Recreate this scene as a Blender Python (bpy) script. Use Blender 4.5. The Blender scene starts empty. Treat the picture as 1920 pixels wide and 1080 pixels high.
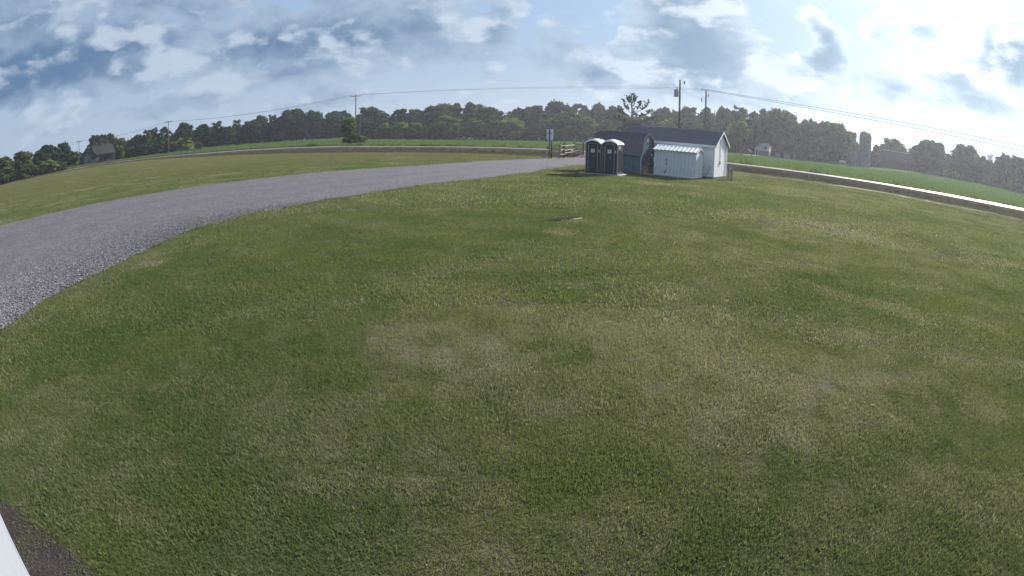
import bpy, math, random
import numpy as np
from mathutils import Vector
R = math.radians
rng = np.random.default_rng(7)
random.seed(7)
scene = bpy.context.scene
COL = scene.collection

# ------------------------------------------------------------------ camera (wide security-camera lens with barrel distortion)
CAM_H, CAM_PITCH, CAM_ROLL = 2.7, R(15.6), R(-1.0)
HAZE = .0004
LENS_F, LENS_K = 1080.0, 0.06             # radial lens model: theta = r (1 + k r^2), r in units of 1080/1920 frame widths
_fw = np.array([0, math.cos(CAM_PITCH), -math.sin(CAM_PITCH)])
_u0 = np.array([0, math.sin(CAM_PITCH), math.cos(CAM_PITCH)]); _r0 = np.array([1.0, 0, 0])
_rt = _r0*math.cos(CAM_ROLL) - _u0*math.sin(CAM_ROLL)
_up = _u0*math.cos(CAM_ROLL) + _r0*math.sin(CAM_ROLL)
cd = bpy.data.cameras.new('camera'); cam = bpy.data.objects.new('camera', cd); COL.objects.link(cam)
cd.type = 'PANO'
cd.panorama_type = 'FISHEYE_LENS_POLYNOMIAL'
cd.sensor_fit = 'HORIZONTAL'; cd.sensor_width = 36.0; cd.sensor_height = 20.25
_mm = 36.0/1920*LENS_F
cd.fisheye_fov = R(180)
cd.fisheye_polynomial_k0 = 0.0
cd.fisheye_polynomial_k1 = -1.0/_mm
cd.fisheye_polynomial_k2 = 0.0
cd.fisheye_polynomial_k3 = -LENS_K/_mm**3
cd.fisheye_polynomial_k4 = 0.0
cd.clip_start = 0.05; cd.clip_end = 6000
from mathutils import Matrix
cam.matrix_world = Matrix(((_rt[0], _up[0], -_fw[0], 0), (_rt[1], _up[1], -_fw[1], 0), (_rt[2], _up[2], -_fw[2], CAM_H), (0, 0, 0, 1)))
scene.camera = cam

def ray(px, py):
    x, y = px-960.0, 540.0-py
    r = math.hypot(x, y)/LENS_F; th = r*(1+LENS_K*r*r); s = math.sin(th)/max(r, 1e-9)/LENS_F
    return _rt*x*s + _up*y*s + _fw*math.cos(th)
def azel(px, py):
    d = ray(px, py); return math.atan2(d[0], d[1]), math.asin(d[2])
def at(px, py, D):
    d = ray(px, py); t = D/math.hypot(d[0], d[1]); return np.array([d[0]*t, d[1]*t, CAM_H+d[2]*t])
def flat(px, py, z=0.0):
    d = ray(px, py); t = (z-CAM_H)/d[2]; return np.array([d[0]*t, d[1]*t, z])

# ------------------------------------------------------------------ sun, sky, exposure
SUN_AZ, SUN_EL = R(46), R(28)
S = Vector((math.sin(SUN_AZ)*math.cos(SUN_EL), math.cos(SUN_AZ)*math.cos(SUN_EL), math.sin(SUN_EL)))
sl = bpy.data.lights.new('sun', 'SUN'); sl.energy = 5.0; sl.angle = R(1.0); sl.color = (1.0, 0.955, 0.90)
so = bpy.data.objects.new('sun', sl); COL.objects.link(so); so.rotation_euler = S.to_track_quat('Z', 'Y').to_euler()
vs = scene.view_settings
vs.view_transform = 'Standard'; vs.look = 'None'; vs.gamma = 1.0; vs.use_curve_mapping = False; vs.exposure = 1.03
scene.cycles.use_denoising = True
scene.cycles.max_bounces = 6; scene.cycles.diffuse_bounces = 2; scene.cycles.glossy_bounces = 2
scene.cycles.transmission_bounces = 4; scene.cycles.transparent_max_bounces = 8; scene.cycles.volume_bounces = 0
scene.cycles.caustics_reflective = False; scene.cycles.caustics_refractive = False

class NB:
    """small helper for building shader node trees"""
    def __init__(s, nt): s.nt = nt
    def n(s, t, **kw):
        nd = s.nt.nodes.new(t)
        for k, v in kw.items(): setattr(nd, k, v)
        return nd
    def put(s, sock, v):
        if isinstance(v, bpy.types.NodeSocket): s.nt.links.new(v, sock)
        elif v is not None:
            if sock.type == 'RGBA' and hasattr(v, '__len__') and len(v) == 3: v = (*v, 1)
            sock.default_value = v
    def m(s, op, a, b=None, c=None, clamp=False):
        nd = s.n('ShaderNodeMath', operation=op); nd.use_clamp = clamp
        for i, v in enumerate((a, b, c)):
            if v is not None: s.put(nd.inputs[i], v)
        return nd.outputs[0]
    def vm(s, op, a, b=None, scale=None):
        nd = s.n('ShaderNodeVectorMath', operation=op)
        s.put(nd.inputs[0], a)
        if b is not None: s.put(nd.inputs[1], b)
        if scale is not None: s.put(nd.inputs['Scale'], scale)
        return nd.outputs['Value'] if op in ('DOT_PRODUCT', 'LENGTH', 'DISTANCE') else nd.outputs[0]
    def noise(s, vec, scale, detail=4, rough=.5, lac=2.0, dist=0, col=False):
        nd = s.n('ShaderNodeTexNoise'); s.put(nd.inputs['Vector'], vec); s.put(nd.inputs['Scale'], scale)
        nd.inputs['Detail'].default_value = detail; nd.inputs['Roughness'].default_value = rough
        nd.inputs['Lacunarity'].default_value = lac; nd.inputs['Distortion'].default_value = dist
        return nd.outputs[1] if col else nd.outputs[0]
    def vor(s, vec, scale, feature='F1', out=0, rand=1.0):
        nd = s.n('ShaderNodeTexVoronoi', feature=feature); s.put(nd.inputs['Vector'], vec); s.put(nd.inputs['Scale'], scale)
        nd.inputs['Randomness'].default_value = rand
        return nd.outputs[out]
    def mr(s, v, a, b, c=0.0, d=1.0, smooth=True):
        nd = s.n('ShaderNodeMapRange'); nd.interpolation_type = 'SMOOTHSTEP' if smooth else 'LINEAR'
        s.put(nd.inputs[0], v); s.put(nd.inputs[1], a); s.put(nd.inputs[2], b); s.put(nd.inputs[3], c); s.put(nd.inputs[4], d)
        return nd.outputs[0]
    def mix(s, f, a, b, mode='MIX'):
        nd = s.n('ShaderNodeMix', data_type='RGBA', blend_type=mode)
        s.put(nd.inputs[0], f); s.put(nd.inputs[6], a); s.put(nd.inputs[7], b)
        return nd.outputs[2]
    def comb(s, x, y, z):
        nd = s.n('ShaderNodeCombineXYZ'); s.put(nd.inputs[0], x); s.put(nd.inputs[1], y); s.put(nd.inputs[2], z); return nd.outputs[0]
    def sep(s, v):
        nd = s.n('ShaderNodeSeparateXYZ'); s.put(nd.inputs[0], v); return nd.outputs

world = bpy.data.worlds.new('World'); scene.world = world; world.use_nodes = True
wt = world.node_tree
for nd in list(wt.nodes): wt.nodes.remove(nd)
W = NB(wt)

# cloud masses: (px, py, half width, half height, weight); beyond the frame the broken cloud field goes on by itself
CLOUDS = [(40, 135, 300, 62, 1.25), (230, 85, 220, 50, 1.0), (-200, 80, 300, 90, 1.0), (470, 85, 150, 60, 1.1), (330, 20, 200, 40, .7), (650, 62, 200, 62, .9), (780, 40, 120, 45, .7), (540, 135, 170, 24, .6), (400, 128, 60, 16, .5),
          (870, 95, 130, 50, .55), (928, 45, 38, 52, .8), (930, 5, 60, 20, .5), (1030, 95, 110, 45, .6), (1120, 130, 100, 40, .75), (1285, 100, 140, 90, 1.3), (1250, 25, 80, 40, .9), (1330, 30, 70, 60, .8),
          (1540, 105, 48, 58, 1.1), (1530, 55, 36, 28, .9), (1450, 130, 90, 40, .45), (1670, 165, 70, 40, .55), (1800, 130, 110, 45, .55), (1895, 105, 60, 66, 1.2), (1740, 70, 110, 34, .4),
          (1400, 180, 160, 30, .35), (300, 200, 220, 14, .25), (1820, 200, 140, 34, .4), (700, 185, 260, 14, .3)]
tc = W.n('ShaderNodeTexCoord')
Dv = W.vm('NORMALIZE', tc.outputs['Generated'])
st = W.vm('MULTIPLY', Dv, (1, 1, 1.9))
wcol = W.noise(st, 5.5, 3, .6, col=True)
wv = W.vm('MULTIPLY_ADD', wcol, (.13, .13, .10)); wv.node.inputs[2].default_value = (-.065, -.065, -.05)
xw, yw, zw = W.sep(W.vm('ADD', Dv, wv))
az = W.m('ARCTAN2', xw, yw); el = W.m('ARCSINE', zw)
ae = W.comb(az, el, 0.0)
best = None
for (px, py, rx, ry, w) in CLOUDS:
    a0, e0 = azel(px, py); ia = .78/abs(azel(px+rx, py)[0]-a0); ie = .78/abs(azel(px, py-ry)[1]-e0)
    q = W.vm('MULTIPLY_ADD', ae, (ia, ie, 0)); q.node.inputs[2].default_value = (-a0*ia, -e0*ie, 0)
    f = W.m('MULTIPLY_ADD', W.vm('LENGTH', q), -w, w)
    best = W.m('SMOOTH_MAX', W.mr(el, .04, .16, -.36, -.05) if best is None else best, f, .25)
# cloud field that carries on overhead and behind
hi = W.m('MULTIPLY_ADD', W.noise(st, 2.2, 1, .5), 2.4, -1.0)
out = W.m('MAXIMUM', W.mr(el, .24, .42, 0.0, 1.0), W.mr(W.m('ABSOLUTE', az), 1.0, 1.3, 0.0, 1.0))
best = W.m('ADD', W.m('MULTIPLY', best, W.m('SUBTRACT', 1.0, out)), W.m('MULTIPLY', hi, out))
fb = W.noise(st, 5.5, 8, .6)
bil = W.m('ABSOLUTE', W.m('MULTIPLY_ADD', W.noise(W.vm('ADD', st, W.vm('SCALE', wcol, scale=.06)), 10.0, 4, .5), 2.0, -1.0))
toward = W.vm('ADD', st, (S.x*.03, S.y*.03, S.z*.03*1.9+.03))
fb2 = W.noise(toward, 5.5, 5, .6)
bil2 = W.m('ABSOLUTE', W.m('MULTIPLY_ADD', W.noise(W.vm('ADD', toward, W.vm('SCALE', wcol, scale=.06)), 10.0, 2, .5), 2.0, -1.0))
d1 = W.m('ADD', W.m('ADD', best, W.m('MULTIPLY', bil, .75)), W.m('MULTIPLY_ADD', fb, 1.7, -.98))
relief = W.m('ADD', W.m('SUBTRACT', fb, fb2), W.m('MULTIPLY', W.m('SUBTRACT', bil, bil2), .35))
sky = W.n('ShaderNodeTexSky', sky_type='NISHITA'); sky.sun_disc = False; sky.sun_elevation = SUN_EL; sky.sun_rotation = SUN_AZ
sky.air_density = 1.0; sky.dust_density = 2.2; sky.ozone_density = 1.6; sky.altitude = 250
cosg = W.m('MAXIMUM', W.vm('DOT_PRODUCT', Dv, tuple(S)), 0.0)
glow = W.m('POWER', cosg, 4.0); glow2 = W.m('POWER', cosg, 16.0)
alpha = W.mr(d1, -.04, .17)
thick = W.mr(d1, .0, .9)
lit = W.mr(relief, -.04, .17)
shade_c = W.vm('ADD', W.mix(thick, (3.3, 4.3, 5.7), (1.1, 2.0, 3.4)), W.vm('SCALE', (1.0, 1.25, 1.2), scale=W.m('MULTIPLY', glow, 2.2)))
lit_c = W.vm('ADD', (4.7, 5.6, 6.8), W.vm('SCALE', (1.0, .98, .95), scale=W.m('MULTIPLY', glow, 4.0)))
cloud_c = W.mix(W.m('MULTIPLY', lit, .9), shade_c, lit_c)
# sunlight shining through thin cloud near the sun
thin = W.m('SUBTRACT', 1.0, W.mr(d1, -.1, .55))
cl = W.vm('ADD', cloud_c, W.vm('SCALE', (1.0, 1.0, .97), scale=W.m('MULTIPLY', W.m('MULTIPLY', glow2, 8.0), thin)))
haze_c = W.mix(W.mr(W.sep(Dv)[2], .0, .25), (3.9, 4.9, 6.3), (3.0, 4.5, 6.6))
base = W.mix(.92, sky.outputs[0], haze_c)
base = W.vm('ADD', base, W.vm('SCALE', (1.0, 1.2, 1.1), scale=W.m('ADD', W.m('MULTIPLY', glow, 1.1), W.m('MULTIPLY', glow2, 2.4))))
final = W.mix(alpha, base, cl)
bgd = W.n('ShaderNodeBackground'); W.put(bgd.inputs[0], final); bgd.inputs[1].default_value = .056
wo = W.n('ShaderNodeOutputWorld'); wt.links.new(bgd.outputs[0], wo.inputs[0])
world.cycles.sampling_method = 'MANUAL'; world.cycles.sample_map_resolution = 256
# ------------------------------------------------------------------ mesh helpers
def mesh_np(name, V, Fc, n=4):
    me = bpy.data.meshes.new(name); V = np.asarray(V, np.float32); Fc = np.asarray(Fc, np.int32)
    me.vertices.add(len(V)); me.vertices.foreach_set('co', V.ravel())
    me.loops.add(Fc.size); me.loops.foreach_set('vertex_index', Fc.ravel())
    me.polygons.add(len(Fc)); me.polygons.foreach_set('loop_start', np.arange(0, Fc.size, n, dtype=np.int32))
    me.update(calc_edges=True); me.validate(); return me
class MB:
    def __init__(s): s.v = []; s.f = []
    def add(s, vs, fs):
        o = len(s.v); s.v += [tuple(map(float, p)) for p in vs]; s.f += [tuple(i+o for i in f) for f in fs]; return s
    def box(s, x0, x1, y0, y1, z0, z1):
        return s.add([(x0,y0,z0),(x1,y0,z0),(x1,y1,z0),(x0,y1,z0),(x0,y0,z1),(x1,y0,z1),(x1,y1,z1),(x0,y1,z1)],
                     [(3,2,1,0),(4,5,6,7),(0,1,5,4),(1,2,6,5),(2,3,7,6),(3,0,4,7)])
    def bar(s, a, b, w, h):
        a = Vector(a); b = Vector(b); d = (b-a).normalized(); up = Vector((0,0,1)) if abs(d.z) < .95 else Vector((0,1,0))
        x = d.cross(up).normalized(); z = x.cross(d)
        P = [p+x*i*w/2+z*j*h/2 for p in (a, b) for i, j in ((-1,-1),(1,-1),(1,1),(-1,1))]
        return s.add(P, [(3,2,1,0),(4,5,6,7),(0,1,5,4),(1,2,6,5),(2,3,7,6),(3,0,4,7)])
    def prism(s, pts, e):
        """extrude a planar polygon (list of 3-D points) along vector e"""
        n = len(pts); e = Vector(e); P = [Vector(p) for p in pts]; Q = [p+e for p in P]
        return s.add(P+Q, [tuple(range(n))[::-1], tuple(range(n, 2*n))]+[(i, (i+1) % n, n+(i+1) % n, n+i) for i in range(n)])
    def tube(s, pts, r, n=8, cap=True):
        pts = [Vector(p) for p in pts]; rs = r if hasattr(r, '__len__') else [r]*len(pts); P = []
        for i, p in enumerate(pts):
            d = (pts[min(i+1, len(pts)-1)]-pts[max(i-1, 0)]).normalized()
            up = Vector((0,0,1)) if abs(d.z) < .9 else Vector((0,1,0))
            x = d.cross(up).normalized(); y = d.cross(x)
            P += [p+(x*math.cos(t)+y*math.sin(t))*rs[i] for t in (2*math.pi*k/n for k in range(n))]
        F = [(i*n+k, i*n+(k+1) % n, (i+1)*n+(k+1) % n, (i+1)*n+k) for i in range(len(pts)-1) for k in range(n)]
        if cap: F += [tuple(range(n))[::-1], tuple(range((len(pts)-1)*n, len(pts)*n))]
        return s.add(P, F)
    def lathe(s, prof, n=16, c=(0,0,0)):
        P = [(c[0]+r*math.cos(2*math.pi*k/n), c[1]+r*math.sin(2*math.pi*k/n), c[2]+z) for r, z in prof for k in range(n)]
        F = [(i*n+k, i*n+(k+1) % n, (i+1)*n+(k+1) % n, (i+1)*n+k) for i in range(len(prof)-1) for k in range(n)]
        F += [tuple(range(n))[::-1], tuple(range((len(prof)-1)*n, len(prof)*n))]
        return s.add(P, F)
    def build(s, name, mat, parent=None, smooth=False, bevel=0):
        me = bpy.data.meshes.new(name); me.from_pydata(s.v, [], s.f); me.update()
        import bmesh
        bm = bmesh.new(); bm.from_mesh(me); bmesh.ops.recalc_face_normals(bm, faces=bm.faces)
        if bevel:
            bmesh.ops.bevel(bm, geom=[e for e in bm.edges if len(e.link_faces) == 2 and e.calc_face_angle(0) > .6], offset=bevel, segments=2, profile=.6, affect='EDGES')
        bm.to_mesh(me); bm.free()
        if smooth: me.shade_smooth()
        return link(name, me, mat, parent)
def link(name, me, mat, parent=None):
    if mat is not None and not me.materials: me.materials.append(mat)
    o = bpy.data.objects.new(name, me); COL.objects.link(o)
    if parent is not None: o.parent = parent
    return o
def tag(o, label, cat, group=None, kind=None):
    o['label'] = label; o['category'] = cat
    if group: o['group'] = group
    if kind: o['kind'] = kind
    return o
def empty(name, loc, rz, label, cat, group=None):
    o = bpy.data.objects.new(name, None); COL.objects.link(o); o.location = tuple(map(float, loc)); o.rotation_euler = (0, 0, rz); o.empty_display_size = .2
    return tag(o, label, cat, group)

# ------------------------------------------------------------------ materials
def newmat(name):
    m = bpy.data.materials.new(name); m.use_nodes = True; nt = m.node_tree
    b = nt.nodes['Principled BSDF']; return m, NB(nt), b
def paint(name, col, rough=.6, var=.12, scale=6.0, col2=None, bump=.0, bscale=40.0, spec=.3, metal=0.0, stretch=(1,1,1), streak=0.0):
    """plain surface with grime mottling, fine relief and optional vertical streaks"""
    m, N, b = newmat(name)
    tcn = N.n('ShaderNodeTexCoord'); v = N.vm('MULTIPLY', tcn.outputs['Object'], stretch)
    f = N.noise(v, scale, 6, .6)
    dark = tuple(c*(1-2.2*var) for c in col) if col2 is None else col2
    c = N.mix(N.mr(f, .35, .7), col, dark)
    if streak:
        st = N.noise(N.vm('MULTIPLY', tcn.outputs['Object'], (9, 9, .5)), 1.0, 4, .6)
        c = N.mix(N.mr(st, .5, .75, 0, streak), c, tuple(x*.5 for x in col))
    N.put(b.inputs['Base Color'], c)
    N.put(b.inputs['Roughness'], N.mr(f, .2, .8, max(0, rough-.08), min(1, rough+.1)))
    b.inputs['Specular IOR Level'].default_value = spec; b.inputs['Metallic'].default_value = metal
    if bump:
        bp = N.n('ShaderNodeBump'); bp.inputs['Strength'].default_value = 1.0; bp.inputs['Distance'].default_value = bump
        N.put(bp.inputs['Height'], N.noise(v, bscale, 4, .6)); N.put(b.inputs['Normal'], bp.outputs[0])
    return m
def leafmat(name, c1, c2, trans=.35):
    m, N, b = newmat(name); nt = N.nt
    at_ = N.n('ShaderNodeAttribute'); at_.attribute_name = 'tone'
    oi = N.n('ShaderNodeObjectInfo')
    c = N.mix(at_.outputs['Fac'], c1, c2)
    c = N.mix(1.0, c, oi.outputs['Color'], 'MULTIPLY')
    nt.nodes.remove(b)
    df = N.n('ShaderNodeBsdfDiffuse'); N.put(df.inputs[0], c)
    tr = N.n('ShaderNodeBsdfTranslucent'); N.put(tr.inputs[0], N.mix(1.0, c, (1.15, 1.25, .7), 'MULTIPLY'))
    mx = N.n('ShaderNodeMixShader'); mx.inputs[0].default_value = trans
    nt.links.new(df.outputs[0], mx.inputs[1]); nt.links.new(tr.outputs[0], mx.inputs[2])
    nt.links.new(mx.outputs[0], nt.nodes['Material Output'].inputs[0])
    return m

# ------------------------------------------------------------------ terrain
def interp_az(rows):
    a = np.array([azel(r[0], r[1])[0] for r in rows]); o = np.argsort(a); return a[o], o
# far edge of the mown grass (pixel, pixel, distance) and foot of the tree line
EDGE = [(0, 348, 158), (100, 325.5, 166), (240, 303.5, 160), (380, 294, None), (500, 289.5, None), (600, 287.5, None), (700, 287, None), (800, 287.5, None), (900, 289, None),
        (1000, 292.5, None), (1100, 298, None), (1250, 309, None), (1380, 319.5, None), (1450, 328, None), (1550, 342, None), (1650, 358.5, None), (1750, 377, None), (1850, 398, None), (1920, 414, None)]
FOOT = [(0, 345, 190), (80, 323, 195), (130, 312, 195), (200, 304, 195), (300, 289, 200), (380, 278, 215), (500, 268, 225), (640, 259, 230), (700, 262.5, 205), (800, 263, 205), (960, 263, 205),
        (1060, 264.5, 205), (1250, 273, 200), (1400, 289, 160), (1500, 299, 172), (1632, 313, 180), (1700, 319, 180), (1800, 337, 180), (1920, 364, 180)]
e_az, e_D, e_z = [], [], []
for px, py, D in EDGE:
    if D is None:
        p = flat(px, py); D = math.hypot(p[0], p[1])
    p = at(px, py, D); e_az.append(azel(px, py)[0]); e_D.append(D); e_z.append(p[2])
f_az = [azel(a, b)[0] for a, b, _ in FOOT]; f_D = [r[2] for r in FOOT]; f_z = [at(a, b, D)[2] for a, b, D in FOOT]
for arrs in ((e_az, e_D, e_z), (f_az, f_D, f_z)):        # carry on flat outside the frame
    arrs[0].insert(0, -math.pi); arrs[1].insert(0, arrs[1][0]); arrs[2].insert(0, 0.0)
    arrs[0].insert(1, R(-85)); arrs[1].insert(1, arrs[1][0]); arrs[2].insert(1, 0.0)
    arrs[0].extend([R(85), math.pi]); arrs[1].extend([arrs[1][-1]]*2); arrs[2].extend([0.0, 0.0])
def sstep(t): t = np.clip(t, 0, 1); return t*t*(3-2*t)
def terrain0(x, y):
    az = np.arctan2(x, y); D = np.hypot(x, y)
    De = np.interp(az, e_az, e_D); ze = np.interp(az, e_az, e_z); Df = np.interp(az, f_az, f_D); zf = np.interp(az, f_az, f_z)
    z = ze*sstep((D-48)/(De-48))
    z = np.where(D > De, ze+(zf-ze)*np.clip((D-De-10)/(Df-De-10), 0, 1), z)
    return z
# road centre line: (pixel x, pixel y, height of the road above the field); the two leftmost by distance
ROAD_PX = [(380, 289.7, .12), (500, 281.7, .2), (600, 276.7, .25), (700, 274.2, .3), (800, 274.7, .36), (900, 276.7, .42), (1000, 280.7, .48), (1370, 306.7, .55), (1450, 315.6, .55), (1550, 328.6, .55),
           (1650, 343.6, .55), (1750, 360.6, .55), (1850, 380.6, .55), (1920, 395.6, .55)]
rp = np.array([flat(a, b, h) for a, b, h in ROAD_PX])
cf = np.polyfit(rp[:, 0], rp[:, 1], 3)
xs = np.linspace(rp[-1, 0], rp[0, 0], 40)
cl_xy = [(x, np.polyval(cf, x)) for x in xs]
d0 = np.array(cl_xy[0])-np.array(cl_xy[1]); d0 /= np.linalg.norm(d0)
right_ext = [tuple(np.array(cl_xy[0])+d0*t) for t in (160, 80, 40, 20)]
left_ext = [tuple(at(px, py, D)[:2]) for px, py, D in ((310, 293.5, 168), (240, 300, 172), (170, 308, 176), (100, 321, 176), (40, 334, 172), (-40, 356, 165))]
left_ext += [(-150, 60), (-160, 0), (-165, -120)]
RC = np.array(right_ext+cl_xy+left_ext); 
def resample(P, step):
    seg = np.hypot(*np.diff(P, axis=0).T); s = np.r_[0, np.cumsum(seg)]; n = int(s[-1]/step)+1; t = np.linspace(0, s[-1], n)
    return np.stack([np.interp(t, s, P[:, 0]), np.interp(t, s, P[:, 1])], 1)
RC = resample(RC, 3.0)
for _ in range(6): RC[1:-1] = (RC[:-2]+2*RC[1:-1]+RC[2:])/4
hx = np.interp(RC[:, 0], [p[0] for p in rp][::1], [p[2] for p in [(a, b, h) for (a, b, _), h in zip(rp, [r[2] for r in ROAD_PX])]])
r_az = np.arctan2(RC[:, 0], RC[:, 1])
road_D = np.hypot(RC[:, 0], RC[:, 1])
def road_sd(x, y):
    """signed distance to the road centre line (+ = camera side) and index of the nearest centre point"""
    x = np.atleast_1d(x).astype(float); y = np.atleast_1d(y).astype(float); out = np.empty(len(x)); idx = np.empty(len(x), int)
    T = np.gradient(RC, axis=0); T /= np.linalg.norm(T, axis=1)[:, None]
    for i in range(0, len(x), 20000):
        dx = x[i:i+20000, None]-RC[:, 0]; dy = y[i:i+20000, None]-RC[:, 1]; d2 = dx*dx+dy*dy; k = d2.argmin(1); r = np.arange(len(k))
        s = T[k, 0]*dy[r, k]-T[k, 1]*dx[r, k]; al = T[k, 0]*dx[r, k]+T[k, 1]*dy[r, k]
        d = np.sqrt(np.maximum(d2[r, k]-np.where((k > 0) & (k < len(RC)-1), al*al, 0), 0)); out[i:i+20000] = np.where(s > 0, d, -d); idx[i:i+20000] = k
    return out, idx
# which side is the camera's?
if road_sd([0.0], [0.0])[0][0] < 0: RC = RC[::-1].copy(); hx = hx[::-1].copy()
# width of the bank on the camera side, measured towards the mown edge
_T = np.gradient(RC, axis=0); _T /= np.linalg.norm(_T, axis=1)[:, None]
_az = np.arctan2(RC[:, 0], RC[:, 1]); _De = np.interp(_az, e_az, e_D)
bank_w = np.clip((np.hypot(RC[:, 0], RC[:, 1])-_De)*np.abs(np.sin(np.arctan2(_T[:, 0], _T[:, 1])-_az)), 5.5, 14)
bank_w = np.convolve(np.pad(bank_w, 4, mode='edge'), np.ones(9)/9, 'valid')
RW = 2.0
def terrain(x, y, full=False):
    x = np.atleast_1d(np.asarray(x, float)); y = np.atleast_1d(np.asarray(y, float))
    z = terrain0(x, y); s, k = road_sd(x, y); h = hx[k]; bw = np.maximum(bank_w[k], RW+2)
    t = (s-RW)/(bw-RW)
    near = np.where(t < .7, h+(-.22-h)*sstep(t/.7), -.22*(1-sstep((t-.7)/.3)))
    fart = (-s-RW)/4.0
    far = h*(1-sstep(fart))
    b = np.where(s > RW, np.where(t < 1, near, 0), np.where(s < -RW, np.where(fart < 1, far, 0), h))
    return (z+b, s, t) if full else z+b
def tz(x, y): return float(terrain(x, y)[0])
def hit(px, py, Dmax=400):
    d = ray(px, py); hd = math.hypot(d[0], d[1]); Ds = np.linspace(2, Dmax, 1600); X = d[0]/hd*Ds; Y = d[1]/hd*Ds
    Z = CAM_H+d[2]/hd*Ds; g = terrain(X, Y); i = np.argmax(Z < g)
    return np.array([X[i], Y[i], g[i]])

# ------------------------------------------------------------------ ground sheets: lawn, bank, field, cut from one grid so that they meet
azs = np.r_[np.arange(-62, 62.01, .3), np.arange(65, 295, 5)]; azs = np.radians(azs)
Ds = np.r_[np.arange(.4, 12, .8), np.arange(12, 40, 1.0), np.arange(40, 190, .55), np.arange(190, 300, 5), np.arange(310, 600, 40), np.arange(700, 1400, 150)]
A, DD = np.meshgrid(azs, Ds, indexing='ij'); GX = (DD*np.sin(A)).ravel(); GY = (DD*np.cos(A)).ravel()
GZ, GS, GT = terrain(GX, GY, True)
na, nd_ = A.shape
ii, jj = np.meshgrid(np.arange(na), np.arange(nd_-1), indexing='ij'); i2 = (ii+1) % na
Q = np.stack([ii*nd_+jj, i2*nd_+jj, i2*nd_+jj+1, ii*nd_+jj+1], -1).reshape(-1, 4)[:, ::-1]
# centre fan
c0 = len(GX); GX = np.r_[GX, 0]; GY = np.r_[GY, 0]; GZ = np.r_[GZ, 0]; GS = np.r_[GS, 80]; GT = np.r_[GT, 9]
st = GS[Q].mean(1); tt = GT[Q].mean(1)
zone = np.where(st < -RW-1.2, 2, np.where(tt < 1.0, 1, 0))
V = np.stack([GX, GY, GZ], 1)
def sub(mask, extra=None):
    q = Q[mask]; u, inv = np.unique(q, return_inverse=True); return V[u], inv.reshape(q.shape), u
def sheet(name, mask, mat, label, cat):
    v, f, u = sub(mask); me = mesh_np(name, v, f); me.shade_smooth()
    return tag(link(name, me, mat), label, cat, None, 'structure')

# dry and lush patches of the lawn: (pixel, pixel, radius m, dryness)
PATCH = [(1120, 600, 2.6, .75), (1260, 690, 1.7, .7), (1420, 640, 2.4, .55), (1620, 680, 2.2, .6), (1500, 760, 1.6, .55), (760, 600, 1.3, .45), (900, 680, 1.4, .35), (1480, 420, 5, .55), (1650, 450, 5, .5), (1360, 480, 4, .4),
         (850, 860, .8, .25), (960, 800, 1.0, .25), (120, 850, 1.0, -.2), (1880, 900, 1.0, .5), (1300, 800, 1.0, .4), (1500, 360, 7, .3), (1750, 720, 1.6, .5), (1050, 640, 1.6, .5), (1050, 960, .8, .3),
         (300, 640, 3.0, -.55), (120, 650, 2.5, -.6), (420, 520, 3.5, -.5), (350, 760, 2.0, -.3), (1740, 770, .6, -.6), (1850, 560, 2.2, -.35), (1580, 540, 2.5, -.3), (1000, 470, 4, -.3), (640, 460, 4, -.45), (900, 400, 6, -.35), (1250, 970, 1.0, -.3), (150, 1000, .8, -.35)]
_tab = np.random.default_rng(3).random((256, 256))
def vnoise(x, y, seed=0):
    x = np.asarray(x)+seed*17.3; y = np.asarray(y)+seed*9.1; xi = np.floor(x).astype(int); yi = np.floor(y).astype(int); fx = x-xi; fy = y-yi
    fx = fx*fx*(3-2*fx); fy = fy*fy*(3-2*fy); g = lambda i, j: _tab[(xi+i) % 256, (yi+j) % 256]
    return (g(0, 0)*(1-fx)+g(1, 0)*fx)*(1-fy)+(g(0, 1)*(1-fx)+g(1, 1)*fx)*fy
def fbm(x, y, f, o=5, rough=.6, seed=0):
    t = 0; a = 1; n = 0
    for k in range(o): t = t+a*vnoise(x*f, y*f, seed+k); n += a; a *= rough; f *= 2.03
    return t/n
PG = [(flat(px, py)[:2], r, w) for px, py, r, w in PATCH]
def dryness(x, y):
    wx = x+2.6*(fbm(x, y, .55, 4, .6, 1)-.5); wy = y+2.6*(fbm(x, y, .55, 4, .6, 2)-.5); b = 0
    for g, r, w in PG: b = b+.8*w*sstep(1-np.hypot(wx-g[0], wy-g[1])/(r*1.15))
    d = .9*(fbm(x, y, .22, 5, .62, 3)-.5)+1.2*(fbm(x, y, 1.3, 5, .65, 4)-.5)+1.9*(fbm(x, y, 6, 3, .6, 5)-.5)
    stripe = .10*np.sin((x*.55+y*.83)*2*np.pi/2.2+1.5*fbm(x, y, .3, 2, .5, 8))
    return d+b+.42+stripe+.12*sstep((np.hypot(x, y)-30)/45)
def yellow(x, y): return .35*sstep((fbm(x, y, .8, 3, .5, 6)-.52)/.18)
def lawn_colour(N, kind):
    a = N.n('ShaderNodeAttribute'); a.attribute_name = 'dry'; a.attribute_type = kind
    y = N.n('ShaderNodeAttribute'); y.attribute_name = 'yel'; y.attribute_type = kind
    return a.outputs['Fac'], y.outputs['Fac']
wz0 = 0.0
LUSH, MID, DRYC, YEL = (.098, .136, .055), (.148, .160, .080), (.235, .219, .176), (.168, .180, .068)
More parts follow.
